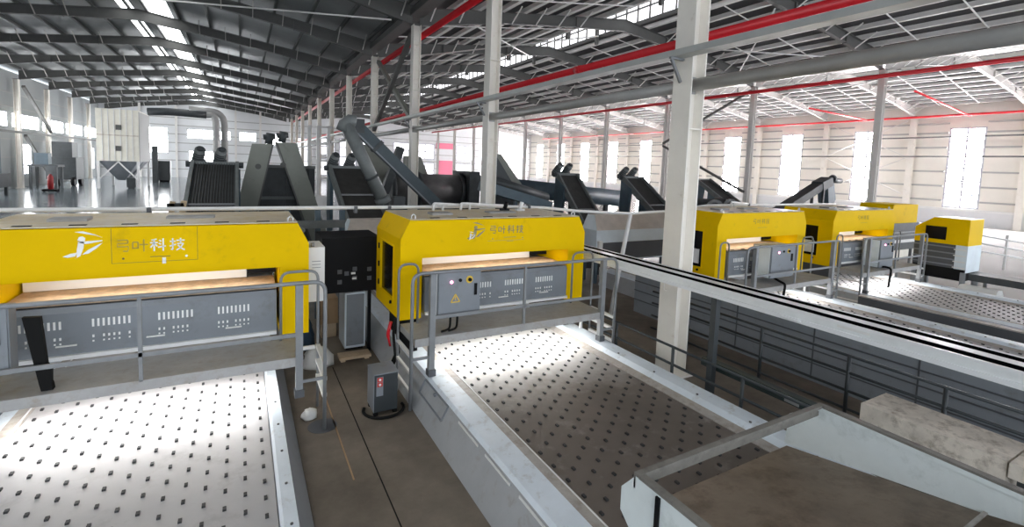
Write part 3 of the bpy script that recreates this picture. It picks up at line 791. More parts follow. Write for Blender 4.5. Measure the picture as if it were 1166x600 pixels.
# fifth machine far right and the separate feed hood before it
t = thing('sorting_machine', 'small yellow machine box left of the feed hood at far right', 'sorting machine', (21.2, 9.5, 0))
pa = at_y(1017, 240, 9.2).x; pb = at_y(1045, 240, 9.2).x
part('hood', MB('yellow').prism([(pa, 2.1), (pa, 2.78), (pa+.1, 2.86), (pb, 2.86), (pb, 2.1)], 'y', 9.2, 10.4), t)
part('machine_body', MB('steel_dark').box(pa+.05, pb+.1, 9.15, 10.3, 1.0, 2.1).box(pa+.1, pb, 9.12, 9.15, 1.3, 1.42, 'white').box(pa+.1, pb, 9.12, 9.15, 1.7, 1.75, 'galv'), t)
for x in (pa+.1, pb): part('leg', MB('galv').box(x-.05, x+.05, 9.25, 9.35, 0, 1.0), t); part('leg', MB('galv').box(x-.05, x+.05, 10.1, 10.2, 0, 1.0), t)
t = thing('feed_hood', 'yellow feed hood with sloped back and grey slatted lower half at far right', 'machine hood', (21.4, 7.0, 0))
hx0, hx1, hy0, hy1 = 20.8, 21.95, 6.25, 7.70
up = MB('yellow').prism([(hy0, 1.75), (hy0, 2.62), (hy0+.95, 2.62), (hy1, 2.25), (hy1, 1.75)], 'x', hx0, hx1)
part('upper_shell', up, t, 'yellow upper shell')
part('lid', MB('yellow_dust').box(hx0, hx1, hy0, hy0+.95, 2.62, 2.635), t)
part('side_window', MB('black_glass').box(hx0-.02, hx0, hy0+.58, hy0+1.15, 1.88, 2.32), t, 'dark side window')
lw = MB('panel_dark').box(hx0+.03, hx1, hy0, hy1, .95, 1.75); lw.box(hx0+.06, hx1-.1, hy0+.06, hy1, .55, .95, 'black')
for z in (1.05, 1.25, 1.45, 1.65): lw.box(hx0, hx0+.03, hy0+.3, hy1, z-.02, z+.02, 'panel')
lw.box(hx0, hx0+.02, hy0, hy0+.3, .95, 1.75, 'hood_grey')
for z in (1.0, 1.2, 1.4, 1.6): lw.box(hx0-.02, hx0+.04, hy0+.02, hy0+.34, z-.015, z+.015, 'white')
lw.box(hx0, hx1, hy0-.012, hy0, .85, 1.75, 'hood_grey')
part('lower_casing', lw, t, 'grey slatted lower casing')
part('support_leg', MB('galv').box(hx0, hx0+.12, hy0, hy0+.12, 0, .85), t); part('support_leg', MB('galv').box(hx0, hx0+.12, hy1-.12, hy1, 0, .85), t)
part('support_leg', MB('galv').box(hx1-.12, hx1, hy0, hy0+.12, 0, .85), t); part('support_leg', MB('galv').box(hx1-.12, hx1, hy1-.12, hy1, 0, .85), t)
t = thing('belt_conveyor', 'dark narrow conveyor running right from below the feed hood', 'conveyor', (21.5, 3.5, 0))
part('frame', MB('steel_dark').box(20.95, 21.85, 1.0, 6.2, .62, .84), t)
for y in (1.4, 3.0, 4.6, 6.0): part('leg', MB('galv').box(20.95, 21.03, y-.04, y+.04, 0, .62).box(21.77, 21.85, y-.04, y+.04, 0, .62), t)
mb = MB('plastic_white')
mb.prism([(19.6, .02), (19.75, .42), (20.0, .6), (20.35, .58), (20.6, .3), (20.65, .02)], 'y', 5.2, 6.1)
solo('plastic_sheet', mb, 'crumpled white plastic sheet below the yellow feed hood', 'sheet')

p0 = at_y(1122, 268, 8); p1 = at_y(1160, 279, 7.2)
t = thing('stair_rail', 'white double handrail beyond the yellow feed hood at right edge', 'railing', (p0.x, 8, 0))
for dz in (0, -.35, -.7): part('rail', MB('white').cyl((p0.x, 8.4, p0.z+dz), (p1.x+2, 7.0, p1.z-.1+dz), .04, 8), t)
for f in (.1, .5, .9): part('post', MB('white').box(p0.x+(p1.x+2-p0.x)*f-.04, p0.x+(p1.x+2-p0.x)*f+.04, 8.4-1.4*f-.04, 8.4-1.4*f+.04, 0, p0.z), t)
t = thing('pale_machine', 'low pale beige machine casing behind the dark conveyor at right edge', 'machine', (26, 9.5, 0))
part('casing', MB('beige').box(27, 33.5, 10.8, 12, .1, 1.1), t); part('base', MB('panel').box(27.1, 33.4, 10.9, 11.9, 0, .1), t)
part('front_band', MB('white').box(27, 33.5, 10.78, 10.8, .75, .95), t)
# grey tunnel hoods behind the machines
for X0, lb in ((2.30, 'grey tunnel hood behind the centre machine, just left of it'), (10.30, 'long grey tunnel hood left of the main column behind the aluminium rail')):
    t = thing('tunnel_hood', lb, 'machine hood', (X0+1.9, 12.7, 0), 'tunnel hoods behind the machines')
    xa, xb, ya, yb, z0, z1, z2 = X0-.1, X0+3.85, 12.3, 13.1, .75, 1.80, 2.27
    mb = MB('hood_grey').add([(xa,ya,z0),(xb,ya,z0),(xb,yb,z0),(xa,yb,z0),(xa,ya,z1),(xb,ya,z1),(xb,yb,z2),(xa+.22,yb,z2),(xa,yb,z1),(xa+.22,ya+.42,z2),(xb,ya+.42,z2)],
        [(0,3,2,1),(0,1,5,4),(0,4,8,3),(1,2,6,10,5),(2,3,8,7,6),(4,9,7,8)])
    mb.add([(xa,ya,z1),(xb,ya,z1),(xb,ya+.42,z2),(xa+.22,ya+.42,z2),(xb,yb,z2),(xa+.22,yb,z2)], [(0,1,2,3),(3,2,4,5)], 'hood_top')
    part('shell', mb, t)
    part('front_panel', MB('panel_dark').box(X0+.05, X0+3.7, 12.26, 12.3, .8, 1.38), t, 'darker front panel')
    part('bracket', MB('white').box(X0-.06, X0+.1, 12.2, 12.3, 1.1, 1.45), t)
    for x in (X0, X0+3.7):
        for y in (12.4, 13.0): part('leg', MB('steel_blue').box(x-.05, x+.05, y-.05, y+.05, 0, .75), t)

# white pipe run along the backs of the machines
w1, w2, w3, w4 = at_y(619, 236.5, 9.5), at_y(660, 240.5, 9.5), at_y(718, 243, 9.5), at_y(765, 240, 9.5)
pts = [(-4.5, 9.5, 2.905), (-1, 9.5, 2.90), (2.0, 9.5, 2.90), (5.0, 9.5, 2.90), w1, w2, w3, w4, (12, 9.5, 2.88), (19, 9.5, 2.88)]
t = thing('white_pipe', 'long white pipe run along the back tops of the yellow machines', 'pipe', (2, 9.5, 2.7))
part('pipe_run', MB('white').tube(pts, .036, 8), t)
w5 = at_y(709, 288, 9.5); w6 = w3+(w5-w3)*(w3.z/(w3.z-w5.z))
part('pipe_post', MB('white').tube([w3, w5, w6], .06, 8), t)
for x in (-1.3, 1.9, 2.55, 5.8, 10.7, 13.9): part('pipe_clip', MB('panel_dark').box(x-.03, x+.03, 9.44, 9.56, 2.8, 2.93), t)
for i, (x, l) in enumerate(((3.35, 'pale bent pipe loop on top of the centre machine, left one'), (3.95, 'pale bent pipe loop on top of the centre machine, right one'), (12.6, 'white bent pipe loop on top of the machine right of main column'))):
    y = 9.15
    mb = MB('white').tube(bend([(x, y, 2.857), (x, y, 3.0), (x+1.1, y+.2, 2.93)], .05), .03, 8); mb.tube(bend([(x+.22, y+.05, 2.857), (x+.22, y+.05, 2.98), (x+.9, y+.2, 2.90)], .05), .025, 8)
    solo('pipe_loop', mb, l, 'pipe')
for i, (x, y, l) in enumerate(((4.9, 9.0, 'dark cylinder fitting standing on top of the centre machine'), (5.25, 8.95, 'small white valve box on top of the centre machine'))):
    mb = MB('black' if i == 0 else 'white')
    mb.cyl((x, y, 2.89), (x+.05, y, 3.04), .045, 10).box(x-.09, x+.09, y-.06, y+.06, 2.8535, 2.89)
    solo('top_fitting', mb, l, 'fitting')

# ------------------------------------------------------------------ aisle between the two near machines
t = thing('transformer_box', 'small dark grey box cabinet on the aisle floor beside the ladder', 'cabinet', (1.86, 7.15, 0))
part('casing', MB('rail_dark').box(1.69, 2.04, 6.94, 7.34, .06, .635), t)
part('lid', MB('panel').box(1.68, 2.05, 6.93, 7.35, .635, .65), t)
part('pale_side', MB('panel').box(1.682, 1.69, 6.94, 7.34, .06, .635), t)
sk = MB('panel').box(1.72, 1.82, 6.93, 6.94, .31, .60)
sk.box(1.73, 1.81, 6.924, 6.93, .53, .595, 'red_label'); sk.box(1.73, 1.81, 6.924, 6.93, .455, .52, 'red_label')
for z in (.563, .488): sk.cyl((1.77, 6.92, z), (1.77, 6.924, z), .018, 8, 'white')
part('warning_label', sk, t, 'red and white warning label')
for x in (1.72, 2.01):
    for y in (6.98, 7.30): part('foot', MB('rubber').box(x-.03, x+.03, y-.03, y+.03, 0, .06), t)
pts = [(1.87+.30*math.cos(a), 7.08+.28*math.sin(a), .025) for a in [math.pi*(.85+i*.08) for i in range(16)]]
solo('cable', MB('rubber').tube(pts, .022, 7), 'thick black cable looping on the floor round the small grey box', 'cable')
# white side cabinet on the left machine, black cabinet across the aisle
t = thing('electric_cabinet', 'tall pale grey electric box on right flank of the left machine', 'cabinet', (1.05, 8.3, 1.5))
part('box_body', MB('white').box(.885, 1.15, 8.1, 8.75, 1.52, 2.40), t)
part('label_lines', MB('panel').box(.96, 1.09, 8.094, 8.1, 2.17, 2.18).box(.96, 1.09, 8.094, 8.1, 2.12, 2.128).box(.96, 1.09, 8.094, 8.1, 2.07, 2.078), t)
part('top_gland', MB('galv').cyl((.98, 8.2, 2.40), (.98, 8.2, 2.46), .03, 8), t)
t = thing('black_cabinet', 'large black cabinet spanning the aisle between the two near machines', 'cabinet', (1.84, 9.9, 0))
part('casing', MB('black').box(1.30, 2.38, 9.5, 10.5, 1.25, 2.32), t)
cp = MB('panel_dark')
for i, (x, z) in enumerate(((1.62, 1.66), (1.75, 1.62), (1.9, 1.7), (1.9, 1.52), (2.18, 1.68), (2.18, 1.5), (1.62, 1.46))): cp.box(x-.04, x+.04, 9.485, 9.5, z-.04, z+.04)
cp.box(1.83, 1.91, 9.48, 9.485, 1.60, 1.64, 'white'); cp.box(1.85, 1.93, 9.48, 9.485, 1.50, 1.535, 'white')
part('terminal_panel', cp, t, 'small plates and white tags')
for x in (1.36, 2.2):
    for y in (9.56, 10.44): part('leg', MB('black').box(x-.03, x+.03, y-.03, y+.03, 0, 1.25), t)
solo('grey_cabinet', MB('hood_grey').box(1.76, 2.16, 9.7, 10.35, .05, 1.18).box(1.79, 2.13, 9.69, 9.7, .1, 1.14, 'panel').box(1.79, 2.13, 9.75, 10.3, 0, .05, 'black'), 'pale grey steel cabinet under the black cabinet', 'cabinet')
mb = MB('cardboard').box(1.42, 1.78, 10.6, 11.1, .3, .85); mb.box(1.42, 1.6, 10.55, 10.6, .82, .86); mb.box(1.45, 1.75, 10.62, 11.08, 0, .3, 'wood')
solo('cardboard_box', mb, 'brown cardboard box on a crate behind the black cabinet', 'box')
def bag(x, y, r, h, m, label, cat, name, seed):
    rnd = random.Random(seed); mb = MB(m); n, rows = 14, 7; vs = []
    for i in range(rows+1):
        a = math.pi/2*i/rows; rr = math.cos(a)**.6; z = h*math.sin(a)
        for j in range(n):
            b = 2*math.pi*j/n; q = rr*r*(1+.18*rnd.uniform(-1, 1)); vs.append((x+q*math.cos(b), y+q*.8*math.sin(b), z*(1+.08*rnd.uniform(-1, 1))+.005))
    fs = [tuple(range(n-1, -1, -1))]
    for i in range(rows):
        for j in range(n): fs.append((i*n+j, i*n+(j+1) % n, (i+1)*n+(j+1) % n, (i+1)*n+j))
    mb.add(vs, fs, None, True); return solo(name, mb, label, cat)
bag(1.20, 9.2, .26, .34, 'plastic_white', 'crumpled white sack on the floor by the left machine end', 'sack', 'white_sack', 3)
bag(1.02, 10.2, .24, .6, 'blue_cloth', 'dark blue bundle behind the white sack', 'bundle', 'cloth_bundle', 5)
bag(.84, 7.30, .11, .14, 'plastic_white', 'crumpled white plastic bag under the left walkway ladder', 'bag', 'plastic_bag', 8)
mb = MB('wood').box(1.58, 2.16, 9.15, 9.45, .03, .08)
for x in (1.64, 2.08): mb.box(x-.04, x+.04, 9.15, 9.45, 0, .03)
solo('wooden_board', mb, 'pale wooden board lying on the aisle floor', 'board')
mb = MB('red').tube(bend([(2.22, 8.05, .62), (2.16, 8.0, .85), (2.2, 7.95, 1.08)], .08), [.02]*2+[.03]*(len(bend([(2.22, 8.05, .62), (2.16, 8.0, .85), (2.2, 7.95, 1.08)], .08))-2), 7)
solo('red_hose', mb, 'short red hose hanging at the left foot of the centre machine', 'hose')
for i, (x, l) in enumerate(((2.24, 'left black cable dropping from the centre machine foot'), (2.33, 'right black cable dropping from the centre machine foot'))):
    solo('cable', MB('rubber').tube([(x, 7.86+i*.1, 1.16), (x-.02, 7.86+i*.1, .9), (x+.03, 7.9+i*.1, .5), (x-.05, 7.92+i*.1, .3)], .025, 7), l, 'cable')
for X0, l, m in ((-2.97, 'grey support stand below the left yellow machine', 'panel_dark'), (2.3, 'black support stand below the centre yellow machine', 'black'), (10.3, 'grey support stand below the machine right of the main column', 'panel_dark'), (15.6, 'grey support stand below the fourth yellow machine', 'panel_dark')):
    t = thing('machine_stand', l, 'stand', (X0+1.9, 8.6, .5), 'machine stands')
    part('side_frame', MB(m).box(X0+.24, X0+.36, 7.9, 9.3, .517, 1.125), t)
    part('side_frame', MB(m).box(X0+3.50, X0+3.62, 7.9, 9.3, .565, 1.125), t)
    part('cross_beam', MB(m).box(X0+.36, X0+3.50, 9.2, 9.3, .95, 1.125), t)
solo('floor_strip', MB('cardboard').box(1.13, 1.15, 5.6, 9.0, 0, .004), 'thin pale strip set along the dusty aisle floor', 'floor strip')
solo('floor_groove', MB('rubber').box(1.42, 1.435, 3.4, 9.0, 0, .003), 'thin dark groove running along the dusty aisle floor', 'floor groove')
solo('floor_cover', MB('panel_dark').tube([(.98, 7.0, .001), (.98, 7.0, .004)], .2, 20), 'round dark cover plate on the floor under the left ladder', 'floor plate')

# ------------------------------------------------------------------ aluminium rail, guard rails, column side
t = thing('rail_beam', 'long bright aluminium rail beam with two dark grooves crossing the right foreground', 'rail beam', (6.5, 5, 0))
x0, x1, y0, y1 = 6.30, 6.87, -1.0, 11.6
zb, zt = 1.92, 2.08
b = MB('alu').box(x0, x1, y0, y1, zb, zt-.03)
b.box(x0-.02, x0, y0, y1, zb-.005, zb+.05, 'alu_bright')
part('box_section', b, t)
g = MB('alu_bright')
for a, c in ((x0, x0+.035), (x0+.21, x0+.36), (x0+.52, x1)): g.box(a, c, y0, y1, zt-.03, zt)
part('top_rib', g, t, 'bright top ribs')
part('groove', MB('matt_black').box(x0+.035, x0+.21, y0, y1, zt-.03, zt-.004), t, 'black groove'); part('groove', MB('matt_black').box(x0+.36, x0+.52, y0, y1, zt-.03, zt-.004), t, 'black groove')
for y in (4.82, 11.2): part('support_post', MB('rail_dark').box(6.40, 6.50, y-.05, y+.05, 0, zb), t)
for y in (3.55,):
    part('handle', MB('alu_bright').tube(bend([(x0-.01, y-.12, zb+.03), (x0-.05, y-.12, zb+.03), (x0-.05, y+.12, zb+.03), (x0-.01, y+.12, zb+.03)], .02), .012, 6), t)
    part('lettering', MB('white').box(x0-.004, x0, y-.9, y-.55, zb+.09, zb+.12), t)

def guard_rail(x, y0, y1, zs, posts, label, r=.022, m='rail_dark', post_r=.028):
    t = thing('guard_rail', label, 'railing', (x, (y0+y1)/2, 0), 'dark guard rails')
    for z in zs: part('rail', MB(m).cyl((x, y0, z), (x, y1, z), r, 8), t)
    for y in posts: part('post', MB(m).cyl((x, y, 0), (x, y, max(zs)), post_r, 8), t)
    return t
guard_rail(8.0, .4, 7.6, (1.14, .88, .60, .32), (.6, 1.55, 2.45, 3.6, 5.0, 6.6), 'dark four bar guard rail beyond the aluminium rail beside a side skirt')
guard_rail(6.345, 2.9, 11.0, (.86, .56), (3.0, 4.2, 5.5, 6.9, 8.3, 9.8), 'low dark two bar rail along the right edge of centre belt')
t = thing('green_beam', 'dark green box beam lying beside the low rail behind the centre belt', 'beam', (6.55, 4.2, 0))
part('beam_body', MB('beam_green').box(6.56, 6.70, 2.9, 5.1, .68, .80), t)
part('trestle', MB('rail_dark').box(6.58, 6.68, 4.9, 5.0, 0, .68), t); part('trestle', MB('rail_dark').box(6.58, 6.68, 3.0, 3.1, 0, .68), t)
part('plate', MB('galv').box(6.55, 6.56, 3.5, 3.7, .70, .78), t)
# wall of grey side panels at the third conveyor
t = thing('side_skirt', 'long grey panelled side skirt of the third conveyor behind the guard rail', 'machine skirt', (9.4, 4, 0))
mb = MB('panel').box(9.3, 9.42, -.5, 9.5, .0, 1.15)
for y in (0, 1.6, 3.2, 4.8, 6.4, 8.0): mb.box(9.29, 9.3, y-.012, y+.012, .05, 1.1, 'panel_dark')
for z in (.35, .6, .85): mb.box(9.285, 9.3, -.5, 9.5, z-.012, z+.012, 'panel_dark')
part('panel_row', mb, t)
part('top_cap', MB('belt_flange').box(9.2, 9.9, -.5, 9.5, 1.15, 1.18), t)
t = thing('side_skirt', 'long dark side skirt of the fourth conveyor at the right edge', 'machine skirt', (15, 3.5, 0))
part('panel_row', MB('panel_dark').box(15.3, 15.45, 0, 6.8, 0, .50), t)
part('top_cap', MB('belt_flange').box(15.25, 15.5, 0, 6.8, .50, .53), t)
solo('edge_rail', MB('white').beam((13.9, .6, .95), (13.9, 3.0, .95), .07, .05).beam((13.9, 3.0, .95), (17.5, 2.9, .98), .09, .05).box(13.87, 13.93, 2.7, 2.76, .563, .93).box(17.4, 17.46, 2.85, 2.91, .475, .96), 'pale flat rim bar of a feed box at the right picture edge', 'rim')

# concrete blocks at lower right
mb = MB('concrete').box(7.12, 7.80, 1.62, 3.02, .46, .86); mb.box(7.2, 7.3, 1.8, 2.9, 0, .46, 'steel_dark'); mb.box(7.62, 7.72, 1.8, 2.9, 0, .46, 'steel_dark')
solo('concrete_block', mb, 'thick concrete block behind the white feed chute, left one', 'concrete block', 'concrete blocks')
mb = MB('concrete').box(7.10, 7.78, -.6, 1.60, .70, .86); mb.box(7.2, 7.3, -.4, -.3, 0, .70, 'steel_dark'); mb.box(7.2, 7.3, 1.45, 1.55, 0, .70, 'steel_dark'); mb.box(7.6, 7.7, -.4, -.3, 0, .70, 'steel_dark'); mb.box(7.6, 7.7, 1.45, 1.55, 0, .70, 'steel_dark')
solo('concrete_slab', mb, 'thinner concrete slab running out of the picture at right', 'concrete slab', 'concrete blocks')

# ------------------------------------------------------------------ feed chute in the right foreground
t = thing('feed_chute', 'white feed chute with brown sloping plate over the centre belt', 'feed chute', (4.25, 1.5, 0))
cl, cr, yF, yN_ = 2.88, 5.66, 2.82, .15
def wall_at(x, k='chute_white'):
    return [(yF, 1.24), (yF+.16, 1.06), (yF+.16, .84), (yF-.03, .70), (yN_, .70), (yN_, 1.24)]
part('left_side_plate', MB('chute_white').prism([(yF-.02, 1.24), (yF+.14, 1.05), (yF+.14, .84), (yF-.05, .68), (yN_, .68), (yN_, 1.24)], 'x', cl, cl+.02), t)
part('right_side_plate', MB('chute_white').prism([(yF-.02, 1.24), (yF+.30, 1.0), (yF+.33, .62), (1.40, .92), (yN_, 1.2), (yN_, 1.24)], 'x', cr, cr+.02), t)
rim = MB('rim_grey')
rim.box(cl, cr+.05, yF-.06, yF, 1.235, 1.265); rim.box(cl, cr+.05, yF-.02, yF, 1.13, 1.235)
rim.box(cl-.005, cl+.07, yN_, yF-.06, 1.238, 1.262); rim.box(cr-.02, cr+.06, yN_, yF-.06, 1.238, 1.262)
rim.box(cr-.02, cr+.02, yN_, yF-.02, 1.19, 1.238, 'chute_white')
part('top_rim', rim, t, 'grey angle rim')
pl = MB('chute_plate').add([(cl+.75, 3.12, .60), (cr, 3.12, .60), (cr, 1.40, .92), (cl+.05, 1.40, .92), (cl+.75, 3.12, .575), (cr, 3.12, .575), (cr, 1.40, .895), (cl+.05, 1.40, .895)],
     [(0,3,2,1),(4,5,6,7),(0,1,5,4),(1,2,6,5),(2,3,7,6),(3,0,4,7)])
pl.add([(cl+.05, 1.40, .92), (cr, 1.40, .92), (cr, .15, 1.22), (cl+.05, .15, 1.22)], [(0,1,2,3), (3,2,1,0)])
part('slide_plate', pl, t, 'brown dusty slide plate')
part('cross_flange', MB('belt_flange').beam((cl+.05, 1.38, .935), (cr, 1.38, .935), .03, .02), t)
part('stiffener', MB('black').box(cl-.02, cl, 2.52, 2.56, .70, 1.22), t, 'black stiffener bar'); part('stiffener', MB('black').box(cl-.02, cl, 1.72, 1.78, .70, 1.22), t, 'black stiffener bar')
kn = MB('black').cyl((cl-.05, 2.18, .94), (cl, 2.18, .94), .06, 12); part('knob', kn, t, 'black round knob')
for x in (cl+.02, cr-.02):
    for y in (2.4, .4): part('support_leg', MB('chute_white').box(x-.03, x+.03, y-.03, y+.03, .523, .72), t)

# ------------------------------------------------------------------ inclined conveyors and plant behind
def incline(xl, w, ytop, ztop, ybot, zbot, label, m='steel_mid', slat=False, motors=True, legs=True, blue=False):
    t = thing('inclined_conveyor', label, 'inclined conveyor', (xl+w/2, (ytop+ybot)/2, 0), 'inclined conveyors behind the machines')
    d = Vector((0, ytop-ybot, ztop-zbot)).normalized(); nrm = Vector((0, -d.z, d.y))
    p0 = Vector((xl+w/2, ybot, zbot)); p1 = Vector((xl+w/2, ytop, ztop))
    part('belt', MB('conv_belt').beam(p0, p1, w-.16, .10, up=nrm), t)
    for sx in (-1, 1):
        o = Vector((sx*(w/2-.05), 0, 0)) + nrm*.03
        part('side_frame', MB(m).beam(p0+o, p1+o, .09, .26, up=nrm), t)
    L = (p1-p0).length; q = .35
    part('cross_bar', MB('galv').beam(p0+d*(L*.52)+nrm*.09+Vector((-w/2+.09,0,0)), p0+d*(L*.52)+nrm*.09+Vector((w/2-.09,0,0)), .05, .05), t)
    part('head_bar', MB(m).beam(p1+Vector((-w/2,0,.03)), p1+Vector((w/2,0,.03)), .12, .16), t)
    if slat:
        for i in range(16):
            x = xl+.12+(w-.24)*i/15
            a = p0+nrm*.065; b = p1+nrm*.065
            part('slat', MB('steel_dark').beam((x, a.y, a.z), (x, b.y, b.z), .02, .04, up=nrm), t)
    if motors:
        for sx in (.28, .72):
            x = xl+w*sx-.15
            mo = MB('steel_mid').cyl((x-.05, ytop+.25, ztop+.10), (x+.05, ytop-.05, ztop+.46), .14, 12)
            mo.cyl((x+.05, ytop-.05, ztop+.46), (x+.06, ytop-.08, ztop+.5), .10, 12, 'steel_dark'); mo.box(x-.12, x+.16, ytop+.1, ytop+.4, ztop-.02, ztop+.18, 'steel_dark')
            for ri in range(5):
                f = ri/6; mo.cyl((x-.05+.1*f, ytop+.25-.3*f, ztop+.10+.36*f), (x-.05+.1*f+.008, ytop+.25-.3*f-.02, ztop+.10+.36*f+.03), .155, 12, 'steel_dark')
            part('motor', mo, t)
    for sx in (-1, 1):
        x = xl+w/2+sx*(w/2-.02)
        sup = MB('steel_blue').prism([(ytop+.1, 0), (ytop-.35, 0), (ytop-.7, ztop-.45), (ytop, ztop-.1)], 'x', x-.05, x+.05)
        part('support_frame', sup, t)
        part('bearing', MB('steel_dark').cyl((x-.05*sx, ytop, ztop+.02), (x+.14*sx, ytop, ztop+.02), .09, 10), t)
    for yy in (ybot+.4,):
        for sx in (-1, 1): part('leg', MB('steel_blue').box(xl+w/2+sx*w/2-.05, xl+w/2+sx*w/2+.05, yy-.05, yy+.05, 0, zbot), t)
    return t
incline(-1.32, 1.24, 17.0, 3.50, 12.35, 1.29, 'broad dark slatted incline conveyor left of the olive slabs', slat=True)
incline(2.50, 1.22, 17.0, 3.50, 13.25, 1.78, 'dark incline conveyor with crossbar left of the grey auger tube')
incline(11.70, 1.10, 17.0, 3.50, 14.05, .6, 'dark blue incline conveyor right of the second cream column')
incline(15.40, 1.25, 17.0, 3.45, 13.6, 1.0, 'dark blue incline conveyor just left of the main column')
incline(24.0, 1.3, 20.0, 3.4, 15.5, .8, 'dark incline conveyor partly hidden behind the main column', motors=False)
# long dark conveyor seen from the side at the right
t = thing('inclined_conveyor', 'dark side-on incline conveyor with motor rising above the right machines', 'inclined conveyor', (22, 13, 0))
a = at_y(893, 233, 13); b = at_y(938, 208, 13)
part('trough', MB('steel_dark').beam((a.x-1.6, 13, a.z-.8), (b.x, 13, b.z), .5, .34), t)
part('head_box', MB('steel_dark').beam((b.x-.5, 13, b.z-.18), (b.x+.3, 13, b.z+.08), .55, .42), t)
c = at_y(957, 206, 13)
part('motor', MB('steel_dark').cyl((b.x+.3, 13, b.z+.12), (c.x, 13, c.z), .13, 12).cyl((b.x+.5, 12.9, b.z+.2), (b.x+.62, 12.9, b.z+.26), .17, 12), t)
e = at_y(940, 231, 13)
part('discharge_chute', MB('steel_blue').prism([(b.x-.1, b.z), (b.x+.45, b.z), (e.x+.42, e.z+.2), (e.x+.2, e.z-.12), (e.x-.2, e.z)], 'y', 12.75, 13.25), t)
part('leg', MB('steel_dark').box(b.x-.5, b.x-.4, 12.7, 12.8, 0, b.z-.3), t); part('leg', MB('steel_dark').box(b.x-.5, b.x-.4, 13.2, 13.3, 0, b.z-.3), t)
# drum cover with arched openings
t = thing('drum_cover', 'dark arched drum cover right behind the main column', 'machine cover', (16.5, 12.6, 0))
def arch(x0, x1, z0, r, y0, y1, m):
    mb = MB(m); xc = (x0+x1)/2; n = 12
    o = [(xc+(x1-x0)/2*math.cos(math.pi*i/n), z0+r*math.sin(math.pi*i/n)) for i in range(n+1)]
    inn = [(xc+((x1-x0)/2-.13)*math.cos(math.pi*i/n), z0+(r-.13)*math.sin(math.pi*i/n)) for i in range(n+1)]
    for i in range(n): mb.prism([o[i], o[i+1], inn[i+1], inn[i]], 'y', y0, y1)
    return mb
pA = at_y(800, 236, 12.6); pB = at_y(831, 236, 12.6)
w = (pB.x-pA.x)
part('arch_band', arch(pA.x-.3, pA.x+w*.5, pA.z-.05, .38, 12.26, 12.9, 'steel_dark'), t); part('arch_band', arch(pA.x+w*.42, pB.x+.1, pB.z-.05, .42, 12.26, 12.9, 'steel_dark'), t)
part('base_box', MB('steel_dark').box(pA.x-.35, pB.x+.1, 12.25, 13.1, .0, pA.z-.05), t)

def slab(p, q, w, d, label, m='khaki'):
    t = thing('chute_casing', label, 'conveyor casing', (q[0], q[1], 0), 'olive conveyor casings')
    part('casing', MB(m).beam(p, q, d, w, up=(0,0,1)), t)
    return t
y = 18.0
for sgn, top, bot, lb, in ((1, (.575, 4.24), (-.33, 0.), 'olive slab casing leaning right, left half of the A shape'), (-1, (1.31, 4.32), (2.69, 0.), 'olive slab casing leaning left, right half of the A shape')):
    t = thing('chute_casing', lb, 'conveyor casing', (bot[0], y, 0), 'olive conveyor casings')
    w = .58
    part('casing', MB('khaki').prism([(bot[0]-w/2, 0), (bot[0]+w/2, 0), (top[0]+w/2, top[1]), (top[0]-w/2, top[1]-.02)], 'y', y-.3, y+.35), t)
    part('edge_lip', MB('rafter').prism([(bot[0]+sgn*w/2, 0), (bot[0]+sgn*(w/2+.05), 0), (top[0]+sgn*(w/2+.05), top[1]), (top[0]+sgn*w/2, top[1])], 'y', y-.34, y+.35), t)
    mx = top[0]+(.2 if sgn > 0 else -.14)
    mo = MB('steel_dark').cyl((mx, y, top[1]), (mx+.05, y, top[1]+.36), .12, 12)
    mo.cyl((mx-.16, y, top[1]+.22), (mx+.2, y, top[1]+.25), .09, 10, 'steel_dark')
    part('motor', mo, t)
    part('stain_patch', MB('rafter').cyl((top[0]-.12, y-.305, top[1]-.75), (top[0]-.12, y-.30, top[1]-.75), .09, 12), t)
# dark frame between the slabs
t = thing('steel_frame', 'dark steel frame with crossbars between the two olive slabs', 'frame', (.95, 18.7, 0))
for x in (.65, 1.4, 2.15): part('upright', MB('steel_dark').box(x-.06, x+.06, 18.6, 18.72, 0, 3.5), t)
for z in (2.4, 3.5): part('crossbar', MB('steel_mid').box(.5, 2.3, 18.5, 18.6, z-.05, z+.05), t)
part('back_plate', MB('steel_dark').box(.5, 2.3, 18.72, 18.8, .5, 3.45), t)
t = thing('steel_frame', 'teal grey support frame behind the gap between the two near machines', 'frame', (1.3, 12, 0))
for x in (.9, 1.55, 2.1): part('upright', MB('steel_blue').box(x-.06, x+.06, 12.0, 12.12, 0, 2.6), t)
part('crossbar', MB('steel_mid').box(-.2, 2.15, 11.97, 12.09, 2.18, 2.36), t); part('crossbar', MB('steel_blue').box(-.2, 2.15, 11.97, 12.09, 1.2, 1.3), t)
part('tilted_plate', MB('panel').beam((1.0, 11.9, 1.95), (1.22, 11.9, 2.2), .2, .12), t)
